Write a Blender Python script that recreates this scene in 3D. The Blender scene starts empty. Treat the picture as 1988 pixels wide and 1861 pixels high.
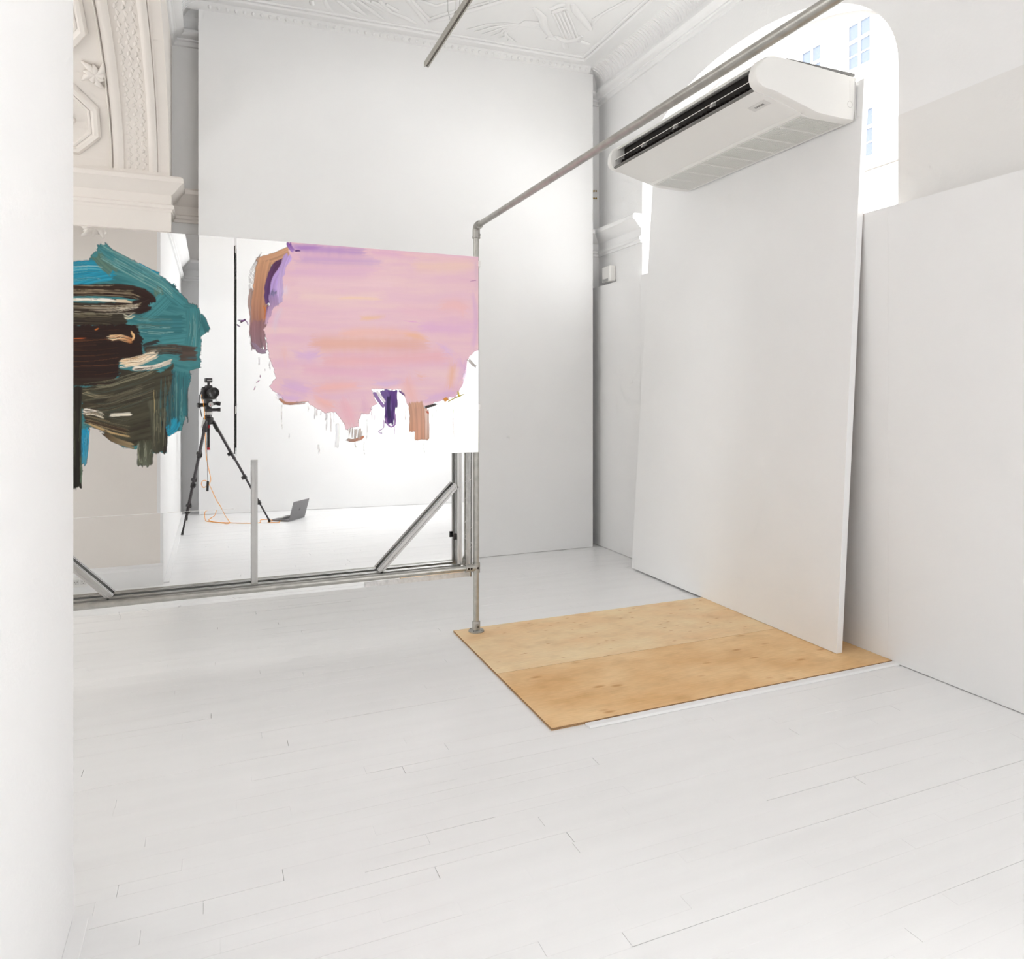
import bpy, math, random
import numpy as np
from mathutils import Vector, Matrix
from math import sin, cos, pi, radians as R

# ------------------------------------------------------------------ camera, world, light, exposure
F, CX, VH, CAMH = 1388.0, 994.0, 762.0, 1.45        # focal length / principal point in 1988x1861 pixels
TH = math.atan((CX - 417.0) / F)
SN, CS = sin(TH), cos(TH)
sc = bpy.context.scene
col = sc.collection
cam_d = bpy.data.cameras.new('view_camera')
cam = bpy.data.objects.new('view_camera', cam_d); col.objects.link(cam)
cam.location = (0, 0, CAMH); cam.rotation_euler = (pi/2, 0, -TH)
cam_d.sensor_fit = 'HORIZONTAL'; cam_d.sensor_width = 36; cam_d.lens = F/1988*36
cam_d.shift_y = -(1861/2 - VH)/1988
cam_d.clip_start = 0.01; cam_d.clip_end = 300
sc.camera = cam

world = bpy.data.worlds.new('overcast_sky'); sc.world = world
world.use_nodes = True
wn = world.node_tree.nodes['Background']
wn.inputs[0].default_value = (.985, .985, .98, 1); wn.inputs[1].default_value = 4.4

XR, XLIN, XLN, XLF, YB, YF = 3.453, 3.365, -0.362, -0.306, 6.10, -1.25
WIN = [(4.0685, 1.2685)]                               # arched window in the right wall: centre, half width
WSILL, WSPR, WB = 2.38, 3.245, 0.705
def portal(y):
    l = bpy.data.lights.new('window_portal', 'AREA'); l.shape = 'RECTANGLE'; l.size = 2.62; l.size_y = 1.7
    l.cycles.is_portal = True
    o = bpy.data.objects.new('window_portal', l); col.objects.link(o)
    o.location = (XR + 0.31, y, 3.18); o.rotation_euler = (pi/2, 0, pi/2)
for y, a in WIN: portal(y)
FILL_WIN = [(.1, 2.5), (4.6, 5.9)]                  # windows added for fill light in the unseen room beyond the arch
for a, b in FILL_WIN:
    l = bpy.data.lights.new('window_portal', 'AREA'); l.shape = 'RECTANGLE'; l.size = b-a; l.size_y = 2.6; l.cycles.is_portal = True
    o = bpy.data.objects.new('window_portal', l); col.objects.link(o)
    o.location = (-5.44, (a+b)/2, 2.2); o.rotation_euler = (pi/2, 0, -pi/2)
FILL_FLASH = (2.98, .75, 2.2)                             # off-frame studio flash added for fill, bounced off the rear display wall
fd = bpy.data.lights.new('flash_light', 'AREA'); fd.shape = 'DISK'; fd.size = .40; fd.energy = 46; fd.color = (.99, .985, .98)
fo = bpy.data.objects.new('flash_light', fd); col.objects.link(fo)
FAIM = (Vector((1.6, -.8, 2.2)) - Vector(FILL_FLASH)).normalized()
fo.location = Vector(FILL_FLASH) + FAIM*.135; fo.rotation_euler = FAIM.to_track_quat('-Z', 'Y').to_euler()
vs = sc.view_settings
vs.view_transform = 'Standard'; vs.look = 'None'; vs.gamma = 1; vs.use_curve_mapping = False
vs.exposure = 0.61
cy = sc.cycles
cy.max_bounces = 9; cy.diffuse_bounces = 6; cy.glossy_bounces = 5; cy.transparent_max_bounces = 10
cy.use_adaptive_sampling = True; cy.adaptive_threshold = .1; cy.adaptive_min_samples = 12
cy.sample_clamp_indirect = 8.0
rng = random.Random(7)
NR = np.random.RandomState(11)

# ------------------------------------------------------------------ pixel -> place helpers (a pixel gives a direction only)
def ray(u, v):
    k = (u-CX)/F
    return np.array([SN+k*CS, CS-k*SN, -(v-VH)/F])
def onZ(u, v, z=0.0):
    r = ray(u, v); return r*((z-CAMH)/r[2]) + np.array([0, 0, CAMH])
def onY(u, v, y):
    r = ray(u, v); return r*(y/r[1]) + np.array([0, 0, CAMH])
def onX(u, v, x):
    r = ray(u, v); return r*(x/r[0]) + np.array([0, 0, CAMH])
def zc(x): return 4.40 + 0.0265*x                   # the old plaster ceiling is not quite level
def ceil_pt(u, v, dz=0.0):
    z = 4.44
    for _ in range(6):
        p = onZ(u, v, z); z = zc(p[0]) - dz
    return (p[0], p[1], z)
YP, YM = 4.0, 4.155                                 # front face of painted panels / of the mirror sheet behind
def seen(u, v, z=0.0, ym=YM):                       # a point on height z seen by reflection in the mirror
    p = onZ(u, v, z); return (p[0], 2*ym-p[1], z)

# ------------------------------------------------------------------ materials
def lin(c):
    c = np.array(c[:3], float)/255.0
    return np.where(c <= .04045, c/12.92, ((c+.055)/1.055)**2.4)
def mat(name, rgb, rough=.5, metal=0.0, var=0.0, vscale=4.0, stretch=(1, 1, 1), bump=0.0, bscale=60.0, spec=.5, srgb=True):
    m = bpy.data.materials.new(name); m.use_nodes = True
    nt = m.node_tree; b = nt.nodes['Principled BSDF']
    c = lin(rgb) if srgb else np.array(rgb)
    b.inputs['Base Color'].default_value = (*c, 1); b.inputs['Roughness'].default_value = rough
    b.inputs['Metallic'].default_value = metal; b.inputs['Specular IOR Level'].default_value = spec
    if var or bump:
        tc = nt.nodes.new('ShaderNodeTexCoord'); mp = nt.nodes.new('ShaderNodeMapping')
        mp.inputs['Scale'].default_value = stretch
        nt.links.new(tc.outputs['Object'], mp.inputs['Vector'])
    if var:
        n = nt.nodes.new('ShaderNodeTexNoise'); n.inputs['Scale'].default_value = vscale; n.inputs['Detail'].default_value = 6
        nt.links.new(mp.outputs['Vector'], n.inputs['Vector'])
        r = nt.nodes.new('ShaderNodeValToRGB')
        r.color_ramp.elements[0].position = .3; r.color_ramp.elements[1].position = .7
        r.color_ramp.elements[0].color = (*(c*(1-var)), 1); r.color_ramp.elements[1].color = (*np.minimum(c*(1+var), .95), 1)
        nt.links.new(n.outputs['Fac'], r.inputs['Fac']); nt.links.new(r.outputs['Color'], b.inputs['Base Color'])
    if bump:
        n2 = nt.nodes.new('ShaderNodeTexNoise'); n2.inputs['Scale'].default_value = bscale; n2.inputs['Detail'].default_value = 5
        nt.links.new(mp.outputs['Vector'], n2.inputs['Vector'])
        bp = nt.nodes.new('ShaderNodeBump'); bp.inputs['Strength'].default_value = bump; bp.inputs['Distance'].default_value = .01
        nt.links.new(n2.outputs['Fac'], bp.inputs['Height']); nt.links.new(bp.outputs['Normal'], b.inputs['Normal'])
    return m
M = {}
M['wall'] = mat('white_wall_paint', (243, 243, 243), .6, bump=.12, bscale=40, var=.01, vscale=2)
M['wall_grey'] = mat('off_white_wall_paint', (236, 235, 233), .6, bump=.12, bscale=40)  # darker white that carries the shade of the facing beside the window
M['board'] = mat('white_painted_board', (243, 243, 243), .5, var=.012, vscale=1.5)
M['plaster'] = mat('white_plaster', (243, 243, 243), .55, var=.012, vscale=3)
M['plaster_warm'] = mat('cream_plaster', (240, 234, 228), .55, var=.015, vscale=3)
M['floor'] = mat('white_floor_paint', (243, 243, 243), .33, var=.018, vscale=3, stretch=(.5, 4, 1), bump=.05, bscale=14)
M['crack'] = mat('floor_crack', (70, 60, 52), .9)
M['galv'] = mat('galvanised_steel', (180, 179, 174), .3, .85, var=.14, vscale=22, stretch=(1, 1, 1))
M['cast'] = mat('cast_fitting', (172, 170, 165), .45, .7, var=.1, vscale=40)
M['socket'] = mat('dark_screw_socket', (45, 38, 33), .5, .5)
M['alu'] = mat('aluminium_profile', (196, 195, 193), .28, .9, var=.03, vscale=10)
M['mirror'] = mat('mirror_sheet', (244, 245, 245), .012, 1.0)
M['film'] = mat('scuffed_film', (226, 226, 226), .3, .6, var=.10, vscale=30, stretch=(1.5, 1, 1), bump=.35, bscale=45)
M['edge'] = mat('sheet_edge', (120, 118, 114), .4, .6)
M['edge_dark'] = mat('dark_panel_edge', (10, 9, 9), .8)
M['ac'] = mat('white_plastic', (240, 239, 236), .32)
M['ac_dark'] = mat('dark_plastic', (38, 33, 31), .5)
M['ac_vane'] = mat('vane_plastic', (58, 50, 47), .5)
M['badge'] = mat('badge_print', (222, 221, 218), .4)
M['ink'] = mat('grey_print', (120, 118, 116), .5)
M['groove'] = mat('moulded_line', (190, 188, 184), .5)
M['brass'] = mat('brass_screw', (176, 140, 72), .35, .8)
M['grey_plastic'] = mat('grey_plastic', (176, 176, 176), .4)
M['track'] = mat('track_grey', (176, 172, 163), .4, .4)
M['track_dark'] = mat('track_slot', (120, 112, 104), .5)
M['wire'] = mat('steel_wire', (140, 138, 134), .4, .6)
M['black'] = mat('black_plastic', (34, 31, 31), .42)
M['black_metal'] = mat('black_anodised', (52, 48, 49), .35, .4)
M['carbon'] = mat('dark_leg_tube', (60, 55, 58), .35, .3)
M['lens'] = mat('lens_glass', (12, 12, 16), .06, spec=.8)
M['red'] = mat('red_accent', (178, 36, 46), .4)
M['silver'] = mat('brushed_silver', (205, 203, 200), .3, .7)
M['orange'] = mat('orange_cable', (255, 170, 30), .45)
M['lap'] = mat('space_grey_aluminium', (128, 126, 128), .4, .6)
M['lap_dark'] = mat('dark_grey_logo', (84, 82, 84), .3, .5)
M['screen'] = mat('dark_screen', (18, 18, 20), .15)
M['keys'] = mat('black_keys', (28, 28, 30), .5)
M['facade'] = mat('pale_render', (236, 232, 224), .8, var=.02, vscale=1)
M['roof'] = mat('slate_roof', (70, 70, 74), .7, var=.1, vscale=6)
M['fglass'] = mat('street_window_glass', (86, 96, 112), .35)
M['street'] = mat('street_paving', (150, 148, 144), .9, var=.08, vscale=2)

def glass_mat():
    m = bpy.data.materials.new('window_glass'); m.use_nodes = True; nt = m.node_tree
    nt.nodes.remove(nt.nodes['Principled BSDF']); out = nt.nodes['Material Output']
    t = nt.nodes.new('ShaderNodeBsdfTransparent'); g = nt.nodes.new('ShaderNodeBsdfGlossy'); g.inputs['Roughness'].default_value = .01
    t.inputs[0].default_value = (.96, .97, .97, 1)
    mx = nt.nodes.new('ShaderNodeMixShader'); mx.inputs[0].default_value = .05
    nt.links.new(t.outputs[0], mx.inputs[1]); nt.links.new(g.outputs[0], mx.inputs[2])
    nt.links.new(mx.outputs[0], out.inputs[0]); return m
M['glass'] = glass_mat()

def ply_mat(name, pale, tan, spots, seed):
    m = bpy.data.materials.new(name); m.use_nodes = True; nt = m.node_tree; b = nt.nodes['Principled BSDF']
    L = nt.links.new; N = nt.nodes.new
    tc = N('ShaderNodeTexCoord'); mp = N('ShaderNodeMapping'); mp.inputs['Location'].default_value = (seed, seed*1.7, 0)
    L(tc.outputs['Object'], mp.inputs['Vector'])
    def noise(scale, st, det=6):
        q = N('ShaderNodeMapping'); q.inputs['Scale'].default_value = st; L(mp.outputs['Vector'], q.inputs['Vector'])
        n = N('ShaderNodeTexNoise'); n.inputs['Scale'].default_value = scale; n.inputs['Detail'].default_value = det
        L(q.outputs['Vector'], n.inputs['Vector']); return n.outputs['Fac']
    def ramp(fac, p0, c0, p1, c1):
        r = N('ShaderNodeValToRGB'); e = r.color_ramp.elements
        e[0].position, e[1].position = p0, p1; e[0].color = (*c0, 1); e[1].color = (*c1, 1); L(fac, r.inputs['Fac']); return r.outputs['Color']
    def mul(a, c, f=1.0):
        x = N('ShaderNodeMix'); x.data_type = 'RGBA'; x.blend_type = 'MULTIPLY'; x.inputs[0].default_value = f
        L(a, x.inputs[6]); L(c, x.inputs[7]); return x.outputs[2]
    base = ramp(noise(2.6, (1, 1.6, 1)), .34, lin(tan), .66, lin(pale))
    grain = ramp(noise(9, (1.2, 12, 1), 8), .3, (.86, .84, .8), .7, (1, 1, 1))
    blot = ramp(noise(6, (1, 1.4, 1), 4), .28, (.88, .84, .78), .5, (1, 1, 1))
    c = mul(mul(base, grain, .8), blot, .9)
    w = N('ShaderNodeMapping'); w.inputs['Scale'].default_value = (1, 2.6, 1); L(mp.outputs['Vector'], w.inputs['Vector'])
    v = N('ShaderNodeTexVoronoi'); v.inputs['Scale'].default_value = spots; L(w.outputs['Vector'], v.inputs['Vector'])
    v.inputs['Randomness'].default_value = 1.0
    kn = ramp(v.outputs['Distance'], .06, (.66, .42, .22), .17, (1, 1, 1))
    c = mul(c, kn, .7)
    L(c, b.inputs['Base Color']); b.inputs['Roughness'].default_value = .5
    return m
M['ply_pale'] = ply_mat('birch_plywood_knotty', (255, 230, 186), (248, 210, 160), 9.0, 3.1)
M['ply_tan'] = ply_mat('birch_plywood_tan', (250, 213, 160), (235, 188, 128), 4.2, 9.4)
M['ply_edge'] = mat('plywood_edge', (206, 166, 118), .7, var=.3, vscale=60, stretch=(.2, .2, 6))
M['ply_edge_dark'] = mat('plywood_glue_layer', (120, 88, 60), .7)

# ------------------------------------------------------------------ mesh helpers
class MB:
    def __init__(s): s.v = []; s.f = []
    def add(s, vs, fs):
        o = len(s.v); s.v += [tuple(map(float, p)) for p in vs]; s.f += [tuple(i+o for i in f) for f in fs]; return s
    def box(s, a, b):
        x0, y0, z0 = a; x1, y1, z1 = b
        vs = [(x0,y0,z0),(x1,y0,z0),(x1,y1,z0),(x0,y1,z0),(x0,y0,z1),(x1,y0,z1),(x1,y1,z1),(x0,y1,z1)]
        return s.add(vs, [(0,3,2,1),(4,5,6,7),(0,1,5,4),(1,2,6,5),(2,3,7,6),(3,0,4,7)])
    def obox(s, c, h, m):
        c = Vector(c); m = m.to_3x3()
        vs = [c + m @ Vector((sx*h[0], sy*h[1], sz*h[2])) for sz in (-1, 1) for sx, sy in ((-1,-1),(1,-1),(1,1),(-1,1))]
        return s.add(vs, [(0,3,2,1),(4,5,6,7),(0,1,5,4),(1,2,6,5),(2,3,7,6),(3,0,4,7)])
    def tube(s, pts, r, n=12, caps=True, flat=None):
        pts = [Vector(p) for p in pts]; k = len(pts)
        rs = r if isinstance(r, (list, tuple)) else [r]*k
        o = len(s.v); up = None
        for i, p in enumerate(pts):
            t = (pts[min(i+1, k-1)] - pts[max(i-1, 0)]).normalized()
            if up is None: up = Vector((0, 0, 1)) if abs(t.z) < .9 else Vector((1, 0, 0))
            a = (up - t*up.dot(t)).normalized(); b = t.cross(a); up = a
            for j in range(n):
                q = 2*pi*j/n; d = a*cos(q)*rs[i] + b*sin(q)*rs[i]
                if flat: d = d - Vector(flat)*(d.dot(Vector(flat))*.55)
                s.v.append(tuple(p + d))
        for i in range(k-1):
            for j in range(n):
                a0 = o+i*n+j; a1 = o+i*n+(j+1) % n
                s.f.append((a0, a1, a1+n, a0+n))
        if caps:
            s.f.append(tuple(o+j for j in range(n))[::-1]); s.f.append(tuple(o+(k-1)*n+j for j in range(n)))
        return s
    def lathe(s, prof, org, axis=(0, 0, 1), n=24, capped=True):
        ax = Vector(axis).normalized(); up = Vector((0, 0, 1)) if abs(ax.z) < .9 else Vector((1, 0, 0))
        a = (up - ax*up.dot(ax)).normalized(); b = ax.cross(a); org = Vector(org); o = len(s.v)
        for r, h in prof:
            for j in range(n):
                q = 2*pi*j/n; s.v.append(tuple(org + ax*h + a*cos(q)*r + b*sin(q)*r))
        for i in range(len(prof)-1):
            for j in range(n):
                a0 = o+i*n+j; a1 = o+i*n+(j+1) % n; s.f.append((a0, a1, a1+n, a0+n))
        if capped:
            s.f.append(tuple(o+j for j in range(n))[::-1]); s.f.append(tuple(o+(len(prof)-1)*n+j for j in range(n)))
        return s
    def sweep(s, prof, frames, closed_prof=True, caps=True):
        """prof: [(a,b)], frames: [(origin, A, B)]"""
        o = len(s.v); n = len(prof)
        for org, A, B in frames:
            org, A, B = Vector(org), Vector(A), Vector(B)
            for a, b in prof: s.v.append(tuple(org + A*a + B*b))
        m = n if closed_prof else n-1
        for i in range(len(frames)-1):
            for j in range(m):
                a0 = o+i*n+j; a1 = o+i*n+(j+1) % n; s.f.append((a0, a1, a1+n, a0+n))
        if caps and closed_prof:
            s.f.append(tuple(o+j for j in range(n))[::-1]); s.f.append(tuple(o+(len(frames)-1)*n+j for j in range(n)))
        return s
    def prism(s, poly, A, B, C, org, d):
        """poly in (A,B) plane, extruded d along C"""
        return s.sweep(poly, [(Vector(org), A, B), (Vector(org)+Vector(C)*d, A, B)])
    def build(s, name, m, parent=None, smooth=0, bevel=0):
        me = bpy.data.meshes.new(name); me.from_pydata(s.v, [], s.f); me.update()
        import bmesh
        bm = bmesh.new(); bm.from_mesh(me)
        bmesh.ops.recalc_face_normals(bm, faces=bm.faces); bm.to_mesh(me); bm.free()
        if m is not None: me.materials.append(M[m] if isinstance(m, str) else m)
        o = bpy.data.objects.new(name, me); col.objects.link(o)
        if smooth:
            for p in me.polygons: p.use_smooth = True
            try: me.set_sharp_from_angle(angle=R(smooth))
            except Exception: pass
        if bevel:
            bv = o.modifiers.new('edge', 'BEVEL'); bv.width = bevel; bv.segments = 2; bv.limit_method = 'ANGLE'; bv.angle_limit = R(40)
        if parent is not None: attach(o, parent)
        return o
def attach(o, parent):
    o.parent = parent
    if parent.parent is None: o.matrix_parent_inverse = Matrix.Translation(-parent.location)
def thing(name, loc=(0, 0, 0)):
    o = bpy.data.objects.new(name, None); col.objects.link(o); o.location = loc; o.empty_display_size = .1
    return o
def tag(o, label=None, cat=None, group=None, kind=None):
    if label: o['label'] = label
    if cat: o['category'] = cat
    if group: o['group'] = group
    if kind: o['kind'] = kind
    return o
def sub(mb, name, m, parent, **k): return mb.build(name, m, parent, **k)

# ------------------------------------------------------------------ room shell
def arch_z(y, c, a, spr=WSPR, b=WB): 
    q = max(0.0, 1-abs((y-c)/a)**2.15); return spr + b*q**(1/2.15)
def arch_wall(x0, x1, y0, y1, ztop, holes, sill):
    """wall slab between x0 and x1 with arched holes; holes: (centre, half, spring, rise)"""
    mb = MB(); ys = {y0, y1}
    for c, a, sp, b in holes:
        for i in range(49): ys.add(round(c - a*cos(pi*i/48), 5))
    ys = sorted(ys)
    for i in range(len(ys)-1):
        p, q = ys[i], ys[i+1]; mid = (p+q)/2; h = None
        for c, a, sp, b in holes:
            if abs(mid-c) < a: h = (c, a, sp, b)
        segs = [((0, 0), (ztop(x0), ztop(x0)))]
        if h:
            zp, zq = arch_z(p, *h), arch_z(q, *h)
            segs = [((zp, zq), (ztop(x0), ztop(x0)))]
            if sill > 0: segs.append(((0, 0), (sill, sill)))
            mb.add([(x0,p,zp),(x0,q,zq),(x1,q,zq),(x1,p,zp)], [(0,1,2,3)])
            if sill > 0: mb.add([(x0,p,sill),(x0,q,sill),(x1,q,sill),(x1,p,sill)], [(0,1,2,3)])
        for (a0, a1), (b0, b1) in segs:
            for x in (x0, x1): mb.add([(x,p,a0),(x,q,a1),(x,q,b1),(x,p,b0)], [(0,1,2,3)])
    for c, a, sp, b in holes:
        for y in (c-a, c+a):
            mb.add([(x0,y,sill),(x1,y,sill),(x1,y,sp),(x0,y,sp)], [(0,1,2,3)])
    return mb
wr = arch_wall(XR, XR+.28, YF-.3, YB+.3, lambda x: 4.75, [(c, a, WSPR, WB) for c, a in WIN], WSILL).build('wall_right', 'wall')
tag(wr, kind='structure')
# shade on the right wall below impost height, put in as a darker facing
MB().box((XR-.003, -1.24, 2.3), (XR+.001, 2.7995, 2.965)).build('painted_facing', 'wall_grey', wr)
# 2.45 m high white boards lining the right wall
yj = [6.08, 5.232, 4.012, 2.792, 1.572, .352, -.868, -1.22]
for i in range(len(yj)-1):
    MB().box((XLIN, yj[i+1]+.0003, .004), (XLIN+.018, yj[i]-.0003, 2.456)).build('lining_board', 'board', wr)
MB().box((XLIN+.018, -1.22, .02), (XR, -1.18, 2.44)).box((XLIN+.018, 6.03, .02), (XR, 6.07, 2.44)).box((XLIN+.018, -1.18, 2.40), (XLIN+.06, 6.0, 2.44)).build('stud_frame', 'board', wr)

# left wall: thick, with a wide arched opening; the near part carries a flat proud face
LA = (4.0425, 1.7575, 3.01, .93)
def arch_z_el(y): return LA[2] + LA[3]*math.sqrt(max(0, 1-((y-LA[0])/LA[1])**2))
LX1 = -1.72
lw = MB(); YN, YFAR = LA[0]-LA[1], LA[0]+LA[1]
ys = sorted({YF-.3, YB+.3} | {round(LA[0]-LA[1]*cos(pi*i/64), 5) for i in range(65)})
for i in range(len(ys)-1):
    p, q = ys[i], ys[i+1]; m_ = (p+q)/2
    ins = abs(m_-LA[0]) < LA[1]; xf = XLN if m_ < YN else XLF
    zp, zq = (arch_z_el(p), arch_z_el(q)) if ins else (0, 0)
    for x in (xf, LX1): lw.add([(x,p,zp),(x,q,zq),(x,q,4.75),(x,p,4.75)], [(0,1,2,3)])
    if ins: lw.add([(XLF,p,zp),(XLF,q,zq),(LX1,q,zq),(LX1,p,zp)], [(0,1,2,3)])
lw.add([(XLN,YN,0),(LX1,YN,0),(LX1,YN,LA[2]),(XLN,YN,LA[2])], [(0,1,2,3)])
lw.add([(XLF,YFAR,0),(LX1,YFAR,0),(LX1,YFAR,LA[2]),(XLF,YFAR,LA[2])], [(0,1,2,3)])
lw.add([(XLN,YN,LA[2]),(XLF,YN,LA[2]),(XLF,YN,4.75),(XLN,YN,4.75)], [(0,1,2,3)])
wl = tag(lw.build('wall_left', 'plaster_warm'), kind='structure')
# the near end of the left wall is plain white
MB().box((XLN-.02, -1.245, .0), (XLN+.0015, 2.2865, 2.79)).build('smooth_face', 'wall', wl)
# back and front walls
tag(MB().box((LX1-3.4, YB, 0), (XR+.5, YB+.3, 4.75)).build('wall_back', 'plaster'), kind='structure')
tag(MB().box((LX1-3.4, YF-.3, 0), (XR+.5, YF, 4.75)).build('wall_front', 'plaster'), kind='structure')
fw = MB(); x0, x1 = LX1-3.7, LX1-3.4
fw.box((x0, YF-.3, 0), (x1, YB+.3, .9)); fw.box((x0, YF-.3, 3.5), (x1, YB+.3, 4.75))
yy = YF-.3
for a, b in FILL_WIN: fw.box((x0, yy, .9), (x1, a, 3.5)); yy = b
fw.box((x0, yy, .9), (x1, YB+.3, 3.5))
tag(fw.build('wall_far_left', 'plaster_warm'), kind='structure')
for k, (a, b) in enumerate(FILL_WIN):
    m_ = MB(); xm = LX1-3.6
    for p, q in (((a,.9),(a+.06,3.5)), ((b-.06,.9),(b,3.5)), ((a,.9),(b,.96)), ((a,3.44),(b,3.5)), (((a+b)/2-.025,.9),((a+b)/2+.025,3.5)), ((a,2.6),(b,2.65))): m_.box((xm, p[0], p[1]), (xm+.06, q[0], q[1]))
    wo = tag(m_.build('window_%d' % (k+2), 'board'), kind='structure')  # added window, there to let in fill light
    MB().add([(xm+.03,a,.9),(xm+.03,b,.9),(xm+.03,b,3.5),(xm+.03,a,3.5)], [(0,1,2,3)]).build('pane', 'glass', wo)

# mouldings: profile (out, up) swept along a wall
IMP = [(0,0),(.018,0),(.018,.02),(.03,.028),(.03,.05),(.012,.06),(.012,.125),(.03,.14),(.045,.155),(.075,.19),(.095,.205),(.095,.235),(.08,.25),(0,.25)]
COR = [(0,0),(.014,.005),(.022,.02),(.022,.034),(.036,.04),(.036,.052),(.06,.06),(.078,.075),(.09,.085),(.09,.105),(.083,.115),(.02,.13),(0,.13)]
def mould(mb, prof, pts, zf):
    """pts: list of ((x,y), outward) with mitred outward vectors"""
    fr = []
    for (x, y), o in pts: fr.append(((x, y, zf(x)), (o[0], o[1], 0), (0, 0, 1)))
    return mb.sweep(prof, fr)
z280 = lambda x: 2.765
n_tr = 0
def trim(mb, m='plaster', smooth=35):
    global n_tr
    n_tr += 1
    return tag(mb.build('trim_%d' % n_tr, m, smooth=smooth), kind='structure')
trim(mould(MB(), IMP, [((XR, 5.337), (-1,0)), ((XR, YB), (-1,-1)), ((1.6, YB), (0,-1))], z280))
trim(mould(MB(), IMP, [((1.6, YB), (0,-1)), ((XLF, YB), (1,-1)), ((XLF, YFAR), (1,-1)), ((LX1, YFAR), (-1,-1))], z280), 'plaster_warm')
trim(mould(MB(), IMP, [((XR, YF), (-1,1)), ((XLN, YF), (1,1)), ((XLN, 2.285), (1,1)), ((LX1, 2.285), (-1,1))], z280))
zcor = lambda x: zc(x) - .265
trim(mould(MB(), COR, [((XR, YF), (-1,1)), ((XR, YB), (-1,-1)), ((XLF, YB), (1,-1)), ((XLF, YF), (1,1)), ((XR, YF), (-1,1))], zcor))
# a plain band (frieze) under the impost on the far jamb
trim(MB().box((LX1, YFAR-.015, 2.625), (XLF+.012, YFAR, 2.766)), 'plaster_warm', 0)

# ------------------------------------------------------------------ ceiling: flat field, ribbed cove, relief
cm = MB()
CI = .22                                               # cove width
cx0, cx1, cy0, cy1 = XLF+CI, XR-CI, YF+CI, YB-CI
def slab(mb, x0, x1, y0, y1):
    mb.add([(x0,y0,zc(x0)),(x1,y0,zc(x1)),(x1,y1,zc(x1)),(x0,y1,zc(x0)),(x0,y0,4.8),(x1,y0,4.8),(x1,y1,4.8),(x0,y1,4.8)],
           [(0,1,2,3),(7,6,5,4),(0,4,5,1),(1,5,6,2),(2,6,7,3),(3,7,4,0)])
slab(cm, cx0, cx1, cy0, cy1)
cov = []
for i in range(9):
    t = pi/2*i/8; cov.append((.062+(CI-.062)*(1-cos(t)), .142*sin(t)))
def ring(o): return [((XR-o), YF+o), ((XR-o), YB-o), ((XLF+o), YB-o), ((XLF+o), YF+o)]
for i in range(len(cov)-1):
    (o0, h0), (o1, h1) = cov[i], cov[i+1]
    r0, r1 = ring(o0), ring(o1)
    for j in range(4):
        k = (j+1) % 4
        q = [(*r0[j], zc(r0[j][0])-.142+h0), (*r0[k], zc(r0[k][0])-.142+h0), (*r1[k], zc(r1[k][0])-.142+h1), (*r1[j], zc(r1[j][0])-.142+h1)]
        cm.add(q, [(0,1,2,3)])
cm.add([(XLF-.3,YF-.3,4.8),(XR+.5,YF-.3,4.8),(XR+.5,YB+.3,4.8),(XLF-.3,YB+.3,4.8)], [(0,1,2,3)])
ceil = tag(cm.build('ceiling', 'plaster'), kind='structure')
tag(MB().box((LX1-3.4, YF, 4.6), (LX1, YB, 4.8)).build('ceiling_side_room', 'plaster'), kind='structure')
# ribs of the right-hand and left-hand coves
rb = MB(); y = 5.9
while y > 1.6:
    for side in (0, 1):
        fr = []
        for i in range(1, 8):
            t = pi/2*i/8; o = .062+(CI-.062)*(1-cos(t)); h = .142*sin(t)
            x = XR-o if side == 0 else XLF+o
            fr.append((x, y, zc(x)-.142+h-.001))
        rb.tube(fr, [.002]+[.0075]*5+[.003], 6)
    y -= .036
tag(rb.build('cove_rib', 'plaster', ceil, smooth=60), kind='stuff')
# border mouldings round the field
bd = MB()
def border(mb, inset, w, h):
    r = [(cx1-inset, 1.3), (cx1-inset, cy1-inset), (cx0+inset, cy1-inset), (cx0+inset, 1.3)]
    pr = [(-w/2,.004),(-w/2,-h*.5),(-w*.25,-h),(w*.25,-h),(w/2,-h*.5),(w/2,.004)]
    ou = [(1,0),(1,1),(-1,1),(-1,0)]
    mb.sweep(pr, [((x, y, zc(x)), (ou[i][0], ou[i][1], 0), (0,0,1)) for i, (x, y) in enumerate(r)])
border(bd, .115, .045, .022); border(bd, .165, .022, .012)
bd.build('border_moulding', 'plaster', ceil, smooth=40)
bd2 = MB()
bd2.sweep([(0,.004),(0,-.016),(.012,-.034),(.03,-.046),(.06,-.05),(.06,.004)], [((cx0-.14, 5.862, zc(cx0)), (0,1,0), (0,0,1)), ((cx1, 5.862, zc(cx1)), (0,1,0), (0,0,1))])
bd2.build('bead_bed', 'plaster', ceil, smooth=40)
# row of small egg-shaped beads above the display wall
bead = MB()
bead.lathe([(.001,-.016),(.009,-.012),(.0135,0),(.010,.010),(.001,.016)], (0,0,0), (0,0,1), 8, False)
b0 = None; x = cx0 + .05
while x < cx1 - .03:
    if b0 is None: b0 = bead.build('bead', 'plaster', smooth=80); o = b0
    else: o = b0.copy(); col.objects.link(o)
    o.location = (x, 5.872, zc(x)-.031); o.parent = ceil
    x += .062

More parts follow.
